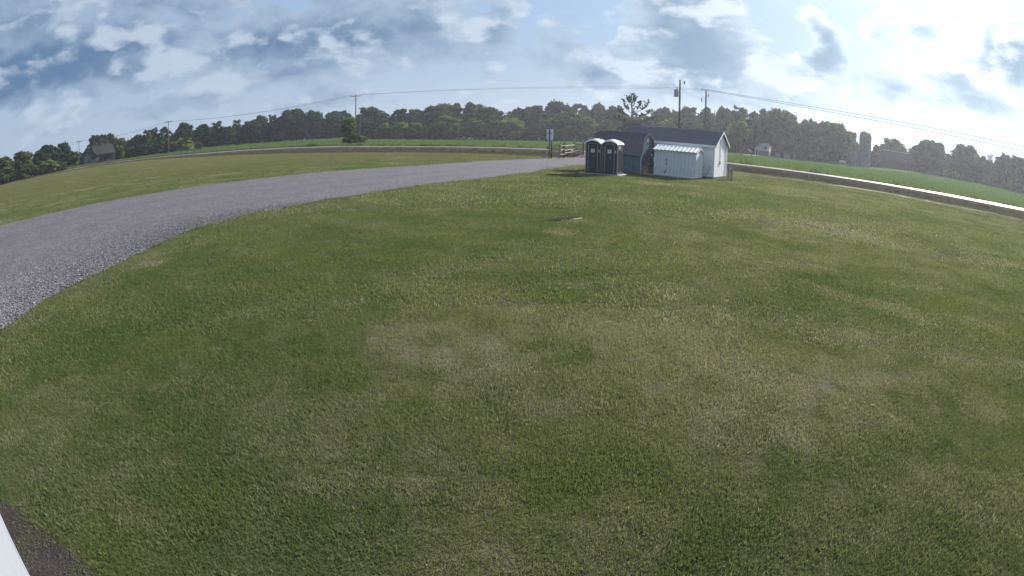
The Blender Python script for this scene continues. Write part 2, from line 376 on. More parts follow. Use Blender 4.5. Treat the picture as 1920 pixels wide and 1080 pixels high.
def lawn_mat():
    m, N, b = newmat('lawn_turf')
    geo = N.n('ShaderNodeNewGeometry'); dry, yel = lawn_colour(N, 'GEOMETRY'); p2 = geo.outputs['Position']
    c = N.mix(N.mr(dry, -.05, .4), LUSH, MID); c = N.mix(N.mr(dry, .4, 1.45), c, DRYC)
    c = N.mix(yel, c, YEL); c = N.mix(1.0, c, N.mix(N.mr(N.vm('LENGTH', p2), 25, 70), (.60, .58, .56), (.62, .60, .47)), 'MULTIPLY')
    # sandy scrapes towards the road on the right
    att = N.n('ShaderNodeAttribute'); att.attribute_name = 'sand'
    sand = att.outputs['Fac']
    c = N.mix(sand, c, (.48, .44, .36))
    fine = N.noise(p2, 38.0, 5, .7); vfar = N.noise(N.vm('MULTIPLY', p2, (1, 1, 1)), 9.0, 4, .7)
    c = N.mix(1.0, c, N.mix(N.mr(fine, .3, .7), (.55, .55, .55), (1.3, 1.3, 1.3)), 'MULTIPLY')
    c = N.mix(1.0, c, N.mix(N.mr(vfar, .3, .7), (.75, .76, .75), (1.22, 1.2, 1.2)), 'MULTIPLY')
    N.put(b.inputs['Base Color'], c); b.inputs['Roughness'].default_value = 1.0; b.inputs['Specular IOR Level'].default_value = .0
    bp = N.n('ShaderNodeBump'); bp.inputs['Distance'].default_value = .05
    N.put(bp.inputs['Height'], N.m('ADD', fine, N.m('MULTIPLY', vfar, 1.5))); N.put(b.inputs['Normal'], bp.outputs[0])
    return m
M_lawn = lawn_mat()
def field_mat(name, c1, c2, c3, s1=.05, s2=1.5, bump=.15):
    m, N, b = newmat(name); geo = N.n('ShaderNodeNewGeometry'); x, y, z = N.sep(geo.outputs['Position']); p = N.comb(x, y, 0.0)
    c = N.mix(N.mr(N.noise(p, s1, 5, .6), .38, .62), c1, c2)
    c = N.mix(N.mr(N.noise(p, s2, 5, .65), .5, .72), c, c3)
    N.put(b.inputs['Base Color'], c); b.inputs['Roughness'].default_value = 1.0; b.inputs['Specular IOR Level'].default_value = .0
    bp = N.n('ShaderNodeBump'); bp.inputs['Distance'].default_value = bump; N.put(bp.inputs['Height'], N.noise(p, 2.5, 5, .7)); N.put(b.inputs['Normal'], bp.outputs[0])
    return m
M_bank = field_mat('bank_grass', (.085, .074, .05), (.07, .06, .044), (.12, .105, .068), .3, 1.2)
M_field = field_mat('soybean', (.085, .13, .05), (.10, .145, .055), (.12, .14, .06), .03, .7)
lawn = sheet('lawn', zone == 0, M_lawn, 'mown lawn with green and dried-out patches', 'lawn')
u_l = sub(zone == 0)[2]
def sandmask(x, y):
    z, s_, t_ = terrain(x, y, True); a = R(24); u = x*math.cos(a)-y*math.sin(a); v = x*math.sin(a)+y*math.cos(a)
    band = np.clip(1.2-np.abs(t_-1.45)/.55, 0, 1)*np.clip((x-12)/10, 0, 1)
    return band*sstep((fbm(u*.13, v*1.5, 1.0, 4, .6, 11)-.53)/.06)*.75
sand = sandmask(GX[u_l], GY[u_l])
lx, ly = V[u_l, 0], V[u_l, 1]
for nm, ar in (('dry', dryness(lx, ly)), ('yel', yellow(lx, ly))):
    a_ = lawn.data.attributes.new(nm, 'FLOAT', 'POINT'); a_.data.foreach_set('value', ar.astype(np.float32))
a_ = lawn.data.attributes.new('sand', 'FLOAT', 'POINT'); a_.data.foreach_set('value', sand.astype(np.float32))
sheet('road_bank', zone == 1, M_bank, 'dark rough grass bank and ditch below the paved road', 'bank')
sheet('field', zone == 2, M_field, 'bright green crop field beyond the paved road', 'field')
nc = [i*nd_ for i in range(na)]
me = bpy.data.meshes.new('lawn_patch'); me.from_pydata([tuple(V[i]) for i in nc]+[(0, 0, 0)], [], [(len(nc), (k+1) % len(nc), k) for k in range(len(nc))])
tag(link('lawn_patch', me, M_lawn), 'small patch of lawn right below the camera', 'lawn', None, 'structure')

# paved road
def ribbon(name, P, w0, w1, dz, mat, cols=4):
    T = np.gradient(P, axis=0); T /= np.linalg.norm(T, axis=1)[:, None]; Nn = np.stack([-T[:, 1], T[:, 0]], 1)
    L = [P+Nn*t for t in np.linspace(w0, w1, cols)]; v = []
    for r in L: v.append(np.c_[r, terrain(r[:, 0], r[:, 1])+dz])
    n = len(P); vv = np.concatenate(v); f = [(c*n+i, c*n+i+1, (c+1)*n+i+1, (c+1)*n+i) for c in range(cols-1) for i in range(n-1)]
    me = mesh_np(name, vv, f); return link(name, me, mat)
RCf = resample(RC, 1.5)
def road_mat():
    m, N, b = newmat('asphalt'); geo = N.n('ShaderNodeNewGeometry'); p = geo.outputs['Position']
    c = N.mix(N.noise(p, .6, 5, .6), (.095, .095, .093), (.15, .15, .145)); N.put(b.inputs['Base Color'], c)
    b.inputs['Roughness'].default_value = .33; b.inputs['Specular IOR Level'].default_value = .8
    return m
rd = ribbon('road', RCf, -RW+.05, RW-.05, .03, road_mat()); tag(rd, 'two-lane paved road with sunlit sheen crossing behind the sheds', 'road', None, 'structure')

# gravel driveway
NEAR = [(-160, 720), (0, 617), (100, 559), (200, 505), (300, 455), (380, 427), (450, 406), (520, 392), (600, 377), (700, 361), (800, 346), (900, 335), (980, 326), (1060, 312.5), (1095, 309), (1150, 306), (1260, 302)]
FARE = [(-160, 470), (0, 423.5), (100, 399), (200, 377), (300, 360), (400, 345), (500, 333.5), (600, 323), (700, 315.5), (800, 309), (900, 302.5), (1000, 297.5), (1090, 293.5), (1150, 291.5), (1260, 288)]
nearp = resample(np.array([flat(*p)[:2] for p in NEAR]), .25); farp = resample(np.array([flat(*p)[:2] for p in FARE]), .25)
def wob(P, amp, f, seed):
    r = np.random.default_rng(seed); n = len(P); out = P.copy()
    T = np.gradient(P, axis=0); T /= np.linalg.norm(T, axis=1)[:, None]+1e-9; Nn = np.stack([-T[:, 1], T[:, 0]], 1)
    s = np.arange(n)*.25; d = sum(amp/(k+1)*np.sin(s*f*(1.9**k)+r.uniform(0, 6.28)) for k in range(5)); return out+Nn*d[:, None]
nearp = wob(nearp, .10, .9, 1); farp = wob(farp, .12, .8, 2)
n_al = 420
def par(P, n): return resample(P, 1e9) if False else np.stack([np.interp(np.linspace(0, 1, n), np.linspace(0, 1, len(P)), P[:, k]) for k in (0, 1)], 1)
a1, b1 = par(nearp, n_al), par(farp, n_al); nc_ = 22
gv = []
for c in np.linspace(0, 1, nc_):
    r = a1*(1-c)+b1*c; rise = .03*math.sin(math.pi*min(1, max(0, c)))+.012
    gv.append(np.c_[r, terrain(r[:, 0], r[:, 1])+rise])
gv = np.concatenate(gv); gf = [(c*n_al+i, c*n_al+i+1, (c+1)*n_al+i+1, (c+1)*n_al+i) for c in range(nc_-1) for i in range(n_al-1)]
def gravel_mat():
    m, N, b = newmat('gravel'); geo = N.n('ShaderNodeNewGeometry'); x, y, z = N.sep(geo.outputs['Position']); p = N.comb(x, y, 0.0)
    cell = N.vor(p, 34.0, 'F1', 1); dist = N.vor(p, 34.0, 'F1', 0)
    g = N.mr(N.sep(cell)[0], 0, 1, .07, .25, False)
    tint = N.mix(g, (.0, .0, .0), (1.0, .95, 1.0))
    c = N.mix(N.mr(dist, .35, .75), tint, (.06, .056, .06))
    c = N.mix(N.mr(N.noise(p, .25, 5, .6), .45, .7, 0, .5), c, (.14, .13, .135))
    c = N.mix(1.0, c, N.mix(N.noise(p, 1.2, 5, .7), (.65, .63, .66), (1.3, 1.26, 1.3)), 'MULTIPLY')
    la = N.n('ShaderNodeAttribute'); la.attribute_name = 'lane'; l = N.m('ADD', la.outputs['Fac'], N.m('MULTIPLY_ADD', N.noise(p, .12, 3, .5), .14, -.07))
    tr = N.m('MULTIPLY_ADD', N.m('COSINE', N.m('MULTIPLY', l, 2*math.pi*4.5)), .5, .5)
    c = N.mix(N.m('MULTIPLY', N.mr(tr, .55, .95), N.mr(N.noise(p, .7, 4, .6), .35, .6, .1, .55)), c, (.095, .086, .086))
    big = N.vor(p, 13.0, 'F1', 1); c = N.mix(1.0, c, N.mix(N.sep(big)[1], (.72, .71, .73), (1.3, 1.28, 1.3)), 'MULTIPLY')
    N.put(b.inputs['Base Color'], c); b.inputs['Roughness'].default_value = .85; b.inputs['Specular IOR Level'].default_value = .25
    bp = N.n('ShaderNodeBump'); bp.inputs['Distance'].default_value = .03; N.put(bp.inputs['Height'], N.m('SUBTRACT', 1.0, dist)); N.put(b.inputs['Normal'], bp.outputs[0])
    return m
M_gravel = gravel_mat()
me = mesh_np('gravel_driveway', gv, gf); me.shade_smooth()
a_ = me.attributes.new('lane', 'FLOAT', 'POINT'); a_.data.foreach_set('value', np.repeat(np.linspace(0, 1, nc_), n_al).astype(np.float32))
tag(link('gravel_driveway', me, M_gravel), 'grey gravel driveway curving past the lawn to the sheds', 'driveway', None, 'structure')
poly_g = np.concatenate([nearp, farp[::-1]])
def inpoly(x, y, P):
    x = np.asarray(x); y = np.asarray(y); c = np.zeros(len(x), bool); j = len(P)-1
    x0, y0 = P[:, 0], P[:, 1]
    for i in range(len(P)):
        yi, yj, xi, xj = y0[i], y0[j], x0[i], x0[j]
        k = ((yi > y) != (yj > y)) & (x < (xj-xi)*(y-yi)/(yj-yi+1e-12)+xi); c ^= k; j = i
    return c
poly_gc = np.concatenate([par(nearp, 140), par(farp, 140)[::-1]])

# bare soil strip at the foot of the camera's own building
SOIL = [(-60, 905), (0, 938), (40, 962), (62, 988), (100, 1012), (130, 1035), (158, 1052), (185, 1082), (240, 1120), (330, 1200)]
WALL_A, WALL_B = flat(0, 965)[:2], flat(55, 1080)[:2]
wdir = (WALL_B-WALL_A)/np.linalg.norm(WALL_B-WALL_A)
soil_out = wob(resample(np.array([flat(*p)[:2] for p in SOIL]), .03), .03, 8, 5)
s0 = (soil_out-WALL_A)@wdir; soil_in = WALL_A+s0[:, None]*wdir+np.array([wdir[1], -wdir[0]])*.0
sv = []; ns = len(soil_out)
for c in np.linspace(0, 1, 8):
    r = soil_in*(1-c)+soil_out*c; sv.append(np.c_[r, np.full(ns, .010+.004*(1-c))])
sv = np.concatenate(sv); sf = [(c*ns+i, c*ns+i+1, (c+1)*ns+i+1, (c+1)*ns+i) for c in range(7) for i in range(ns-1)]
M_soil = field_mat('bare_soil', (.030, .026, .024), (.040, .034, .031), (.062, .054, .048), 6, 30, .02)
tag(link('soil_strip', mesh_np('soil_strip', sv, sf), M_soil), 'strip of bare dark soil along the foot of the white wall', 'soil', None, 'structure')
poly_s = np.concatenate([soil_in, soil_out[::-1]])

# ------------------------------------------------------------------ scattered stuff through geometry nodes (grass blades, stones)
def scatter(name, pts, rot, scl, idx, coll, tiltx=None, extra=()):
    me = bpy.data.meshes.new(name); me.vertices.add(len(pts)); me.vertices.foreach_set('co', np.asarray(pts, np.float32).ravel())
    for nm, ty, arr in (('rz', 'FLOAT', rot), ('sc', 'FLOAT', scl), ('ix', 'INT', idx), ('rx', 'FLOAT', tiltx if tiltx is not None else np.zeros(len(pts))), *extra):
        a = me.attributes.new(nm, ty, 'POINT'); a.data.foreach_set('value', np.asarray(arr, np.int32 if ty == 'INT' else np.float32))
    o = bpy.data.objects.new(name, me); COL.objects.link(o)
    g = bpy.data.node_groups.new(name+'_nodes', 'GeometryNodeTree')
    g.interface.new_socket('Geometry', in_out='INPUT', socket_type='NodeSocketGeometry'); g.interface.new_socket('Geometry', in_out='OUTPUT', socket_type='NodeSocketGeometry')
    gi = g.nodes.new('NodeGroupInput'); go = g.nodes.new('NodeGroupOutput')
    iop = g.nodes.new('GeometryNodeInstanceOnPoints'); ci = g.nodes.new('GeometryNodeCollectionInfo')
    ci.inputs['Collection'].default_value = coll; ci.inputs['Separate Children'].default_value = True; ci.inputs['Reset Children'].default_value = True
    iop.inputs['Pick Instance'].default_value = True
    def attr(nm, ty):
        a = g.nodes.new('GeometryNodeInputNamedAttribute'); a.data_type = ty; a.inputs['Name'].default_value = nm; return a.outputs['Attribute']
    cx = g.nodes.new('ShaderNodeCombineXYZ'); g.links.new(attr('rx', 'FLOAT'), cx.inputs[0]); g.links.new(attr('rz', 'FLOAT'), cx.inputs[2])
    g.links.new(gi.outputs[0], iop.inputs['Points']); g.links.new(ci.outputs[0], iop.inputs['Instance'])
    g.links.new(attr('ix', 'INT'), iop.inputs['Instance Index']); g.links.new(cx.outputs[0], iop.inputs['Rotation']); g.links.new(attr('sc', 'FLOAT'), iop.inputs['Scale'])
    g.links.new(iop.outputs[0], go.inputs[0])
    md = o.modifiers.new('scatter', 'NODES'); md.node_group = g
    return o
def blade_mat():
    m, N, b = newmat('grass_blades'); nt = N.nt
    dry, yel = lawn_colour(N, 'INSTANCER')
    att = N.n('ShaderNodeAttribute'); att.attribute_name = 'tone'
    r = att.outputs['Fac']
    dry = N.m('ADD', dry, N.m('MULTIPLY', N.m('SUBTRACT', r, .5), .95))
    c = N.mix(N.mr(dry, -.15, .45), LUSH, MID); c = N.mix(N.mr(dry, .4, 1.45), c, (.28, .26, .195))
    c = N.mix(yel, c, YEL)
    c = N.mix(1.0, c, N.mix(N.m('FRACT', N.m('MULTIPLY', r, 17.3)), (.75, .75, .75), (1.35, 1.35, 1.35)), 'MULTIPLY')
    nt.nodes.remove(b)
    df = N.n('ShaderNodeBsdfDiffuse'); N.put(df.inputs[0], c); tr = N.n('ShaderNodeBsdfTranslucent'); N.put(tr.inputs[0], N.mix(1.0, c, (1.1, 1.15, .7), 'MULTIPLY'))
    mx = N.n('ShaderNodeMixShader'); mx.inputs[0].default_value = .42
    nt.links.new(df.outputs[0], mx.inputs[1]); nt.links.new(tr.outputs[0], mx.inputs[2]); nt.links.new(mx.outputs[0], nt.nodes['Material Output'].inputs[0])
    return m
M_blade = blade_mat()
def tuft(name, n, rad, L, w, seed, mat, lean=.9, square=True):
    """a round patch of n bent blades (2 quads each tapering)"""
    r = np.random.default_rng(seed)
    q = rad*np.sqrt(r.random(n)); t = r.random(n)*2*np.pi; cx, cy = q*np.cos(t), q*np.sin(t)
    ll = L*r.uniform(.55, 1.25, n); ww = w*r.uniform(.7, 1.3, n); da = r.random(n)*2*np.pi; ln = lean*r.uniform(.35, 1.25, n)
    dx, dy = np.cos(da), np.sin(da); sx, sy = -dy, dx
    P = []
    for fr, wf, bend in ((0, 1, 0), (.55, .85, .35), (1, .15, 1.0)):
        ox = dx*ll*ln*bend*.8; oy = dy*ll*ln*bend*.8; oz = ll*np.sqrt(np.maximum(.06, fr**2-(ln*bend*.62)**2)) if fr > 0 else np.full(n, -.005)
        oz = np.minimum(oz, ll*fr)
        P.append(np.stack([cx+ox-sx*ww*wf/2, cy+oy-sy*ww*wf/2, oz], 1)); P.append(np.stack([cx+ox+sx*ww*wf/2, cy+oy+sy*ww*wf/2, oz], 1))
    Vv = np.stack(P, 1).reshape(-1, 3); k = np.arange(n)[:, None]*6
    Ff = np.concatenate([k+np.array([0, 1, 3, 2]), k+np.array([2, 3, 5, 4])], 1).reshape(-1, 4)
    me = mesh_np(name, Vv, Ff); a = me.attributes.new('tone', 'FLOAT', 'POINT'); a.data.foreach_set('value', np.repeat(r.random(n), 6).astype(np.float32))
    me.materials.append(mat); return bpy.data.objects.new(name, me)
def stock(name, objs):
    c = bpy.data.collections.new(name)
    for o in objs: c.objects.link(o)
    return c
g_near = stock('grass_near', [tuft('tuft_near', 330, .18, .030, .0044, 10+i, M_blade) for i in range(5)])
g_mid = stock('grass_mid', [tuft('tuft_mid', 320, .36, .036, .009, 30+i, M_blade) for i in range(5)])
g_far = stock('grass_far', [tuft('tuft_far', 420, .95, .05, .020, 50+i, M_blade) for i in range(4)])
FOOTPRINTS = []          # filled with the plan outlines kept free of grass
def ring(d0, d1, step, a=72):
    gx, gy = np.meshgrid(np.arange(-d1, d1, step), np.arange(.2, d1, step)); x = gx.ravel()+rng.uniform(-.5, .5, gx.size)*step; y = gy.ravel()+rng.uniform(-.5, .5, gx.size)*step
    D = np.hypot(x, y)+rng.normal(0, .03*d1, len(x)); k = (D > d0) & (D < d1) & (np.abs(np.arctan2(x, y)) < R(a)); return x[k], y[k]
def plant(name, d0, d1, step, coll, nvar, smin, smax, label, margin=.0):
    x, y = ring(d0, d1, step)
    jx, jy = rng.normal(0, .09, (2, len(x))); k = ~inpoly(x+jx, y+jy, poly_gc) & ~inpoly(x+jx*.5, y+jy*.5, poly_s)
    k &= ~((-(x-WALL_A[0])*wdir[1]+(y-WALL_A[1])*wdir[0]) < -.0) if d0 < 6 else True
    for f in FOOT_EXCL: k &= ~inpoly(x, y, f)
    x, y = x[k], y[k]; n = len(x)
    z, s, t = terrain(x, y, True); kk = t > 1.0; x, y, z = x[kk], y[kk], z[kk]
    if d1 > 40: kk = (rng.random(len(x)) > sstep((np.hypot(x, y)-34)/30)) & (rng.random(len(x)) > 1.6*sandmask(x, y)); x, y, z = x[kk], y[kk], z[kk]
    n = len(x)
    lump = .72+.55*sstep((fbm(x, y, 2.6, 3, .6, 14)-.3)/.45)
    o = scatter(name, np.stack([x, y, z], 1), rng.uniform(0, 6.28, n), rng.uniform(smin, smax, n)*lump, rng.integers(0, nvar, n), coll, None, (('dry', 'FLOAT', dryness(x, y)), ('yel', 'FLOAT', yellow(x, y))))
    return tag(o, label, 'grass', None, 'stuff')
def rect(ox, oy, a, x0, x1, y0, y1):
    c, s = math.cos(a), math.sin(a); return np.array([(ox+c*x-s*y, oy+s*x+c*y) for x, y in ((x0, y0), (x1, y0), (x1, y1), (x0, y1))])
_l0, _l1 = flat(1030, 417), flat(1102, 408); _lc = (_l0+_l1)/2; LID_A = math.atan2(_l1[1]-_l0[1], _l1[0]-_l0[0])
FOOT_EXCL = [rect(_lc[0], _lc[1], LID_A, -.8, .8, -.2, .55), rect(4.75, 38.68, -.5, -.45, 2.6, -.15, 1.6), rect(9.98, 40.36, -.62, -3.2, 3.3, -.3, 1.9), rect(14.56, 40.2, -.61, -7.8, .1, -.1, 4.2)]
plant('lawn_grass', 1.2, 8.5, .17, g_near, 5, .8, 1.25, 'short mown grass blades of the near lawn')
plant('lawn_grass', 8, 20, .33, g_mid, 5, .8, 1.25, 'short mown grass blades of the lawn in the middle distance')
plant('lawn_grass', 19, 66, 1.0, g_far, 4, .8, 1.3, 'short mown grass of the far lawn by the sheds')
# loose stones on the near driveway
def stone(name, seed, mat):
    r = np.random.default_rng(seed); import bmesh
    bm = bmesh.new(); bmesh.ops.create_icosphere(bm, subdivisions=1, radius=.5)
    for v in bm.verts: v.co *= r.uniform(.7, 1.15); v.co.z *= .62; v.co.x *= 1.2
    me = bpy.data.meshes.new(name); bm.to_mesh(me); bm.free(); me.materials.append(mat); return bpy.data.objects.new(name, me)
def stone_mat():
    m, N, b = newmat('stone'); oi = N.n('ShaderNodeObjectInfo')
    c = N.mix(oi.outputs['Random'], (.05, .048, .053), (.21, .20, .215)); N.put(b.inputs['Base Color'], c); b.inputs['Roughness'].default_value = .8; b.inputs['Specular IOR Level'].default_value = .25; return m
M_stone = stone_mat()
g_st = stock('stones', [stone('stone', 70+i, M_stone) for i in range(6)])
x = rng.uniform(-24, -7, 330000); y = rng.uniform(4, 24, 330000); D = np.hypot(x, y)
k = (rng.random(len(x)) < np.clip(1.15-(D-9)/13, 0, 1)) & (np.abs(np.arctan2(x, y)) < R(66)); x, y = x[k], y[k]
k = inpoly(x, y, poly_gc); x, y = x[k], y[k]
z = terrain(x, y)+.026
tag(scatter('gravel_stones', np.stack([x, y, z], 1), rng.uniform(0, 6.28, len(x)), rng.lognormal(math.log(.034), .3, len(x)), rng.integers(0, 6, len(x)), g_st, rng.uniform(-.5, .5, len(x))), 'loose crushed grey stones on the near driveway', 'gravel', None, 'stuff')
# clods on the soil strip
x = rng.uniform(-6, -1.5, 26000); y = rng.uniform(1, 4, 26000); k = inpoly(x, y, poly_s); x, y = x[k], y[k]
M_clod = paint('clod', (.055, .046, .042), .95, .2, 30)
g_cl = stock('clods', [stone('clod', 90+i, M_clod) for i in range(4)])
tag(scatter('soil_crumbs', np.stack([x, y, np.full(len(x), .012)], 1), rng.uniform(0, 6.28, len(x)), rng.lognormal(math.log(.014), .4, len(x)), rng.integers(0, 4, len(x)), g_cl), 'crumbs of dark soil along the white wall', 'dirt', None, 'stuff')
# rough grass on the bank, weeds along the field edge
M_rough = leafmat('rough_grass', (.062, .058, .032), (.15, .128, .082), .3)
M_weed = leafmat('weeds', (.09, .12, .035), (.21, .21, .09), .35)
M_crop = leafmat('crop_leaves', (.075, .125, .045), (.12, .17, .075), .4)
def tall(name, seed, mat, n=60, rad=.6, L=.45, w=.03): return tuft(name, n, rad, L, w, seed, mat, .6)
g_r = stock('rough', [tall('rough_tuft', 110+i, M_rough) for i in range(4)])
g_w = stock('weed', [tall('weed_tuft', 120+i, M_weed, 70, .6, .75, .06) for i in range(4)])
g_c = stock('crop', [tall('crop_plant', 130+i, M_crop, 60, .8, .38, .12) for i in range(4)])
def along_road(n, s0, s1):
    k = rng.integers(0, len(RCf)-1, n); T = np.gradient(RCf, axis=0); T /= np.linalg.norm(T, axis=1)[:, None]; Nn = np.stack([-T[:, 1], T[:, 0]], 1)
    s = rng.uniform(min(s0, s1), max(s0, s1), n); P = RCf[k]+Nn[k]*s[:, None]+rng.uniform(-1, 1, (n, 2)); kk = np.abs(np.arctan2(P[:, 0], P[:, 1])) < R(60); return P[kk]
sgn = 1 if road_sd([RCf[100][0]+0], [RCf[100][1]-5])[0][0] > 0 else -1
_T = np.gradient(RCf, axis=0)[100]; _N = np.array([-_T[1], _T[0]]); sgn = 1 if _N@(-RCf[100]) > 0 else -1
def strew(name, P, coll, smin, smax, cond, label, cat):
    z, s, t = terrain(P[:, 0], P[:, 1], True); k = cond(s, t, P); P, z = P[k], z[k]; n = len(P)
    return tag(scatter(name, np.c_[P, z], rng.uniform(0, 6.28, n), rng.uniform(smin, smax, n), rng.integers(0, 4, n), coll), label, cat, None, 'stuff')
P = along_road(17000, sgn*RW, sgn*12)
strew('bank_grass', P, g_r, .28, .55, lambda s, t, P: (t > .22) & (t < 1.0) & ~inpoly(P[:, 0], P[:, 1], poly_gc), 'tall dull brown grass on the bank below the road', 'grass')
P = along_road(3600, -sgn*(RW+.6), -sgn*7)
strew('roadside_weeds', P, g_w, .4, 1.0, lambda s, t, P: (s < -RW-.6) & (s > -7), 'pale green weeds along the far edge of the road', 'weeds')
P = along_road(26000, -sgn*6, -sgn*70)
strew('crop_rows', P, g_c, .7, 1.2, lambda s, t, P: (s < -6.2), 'leafy green crop plants filling the field', 'crop')
# ------------------------------------------------------------------ portable toilets, sheds and the things round them
M_navy = paint('toilet_plastic', (.030, .034, .046), .45, .10, 3, bump=.002, bscale=60, spec=.4)
M_navy2 = paint('toilet_door_plastic', (.024, .028, .040), .5, .10, 3, spec=.4)
M_trim = paint('toilet_trim', (.42, .42, .45), .5, .08, 6)
M_white = paint('white_plastic', (.72, .76, .77), .4, .04, 4, spec=.5)
M_plate = paint('sign_plate', (.75, .75, .76), .5, .05, 8)
M_ink = paint('sign_ink', (.10, .10, .12), .7, .05, 8)
M_conc = paint('concrete', (.42, .40, .38), .85, .12, 5, bump=.004)
M_wood = paint('weathered_wood', (.20, .17, .15), .9, .2, 4, stretch=(1, 1, 6), bump=.004)
M_wood2 = paint('pale_wood', (.36, .31, .25), .9, .15, 4, stretch=(6, 1, 1), bump=.004)
M_dark = paint('black_iron', (.02, .02, .022), .5, .1, 8)
M_red = paint('red_paint', (.38, .035, .03), .5, .15, 8)
M_blue = paint('blue_siding', (.14, .195, .25), .7, .10, 2.5, bump=.003, streak=.25)
M_bluetrim = paint('shed_trim', (.42, .46, .52), .6, .08, 5)
M_shing = paint('dark_shingles', (.17, .158, .185), .9, .18, 14, bump=.006, bscale=30)
M_shing2 = paint('charcoal_shingles', (.21, .20, .225), .9, .15, 14, bump=.006, bscale=30)
M_siding = paint('white_siding', (.84, .84, .85), .38, .05, 2.0, bump=.002, streak=.12)
M_sidetrim = paint('white_trim', (.78, .79, .81), .5, .04, 4)
M_plank = paint('white_plank', (.68, .69, .71), .75, .09, 2.0, bump=.003, streak=.35)
M_metal = paint('roof_metal', (.78, .77, .74), .28, .05, 3, spec=.6, metal=.55)
M_steel = paint('galvanised', (.36, .37, .38), .45, .1, 6, metal=.6)
SZ = -.5
pad = empty('concrete_pad', (4.75, 38.68, 0), SZ, 'pale narrow slab under the two portable toilets', 'slab')
MB().box(-.42, 2.5, -.13, 1.5, -.05, .075).build('slab', M_conc, pad, bevel=.01)
pad['kind'] = 'structure'
pad2 = empty('concrete_pad', (9.98, 40.36, 0), -.62, 'pale concrete slab edge under the blue and white sheds', 'slab')
MB().box(-3.0, 3.1, -.16, 1.9, -.05, .07).build('slab', M_conc, pad2, bevel=.01); pad2['kind'] = 'structure'

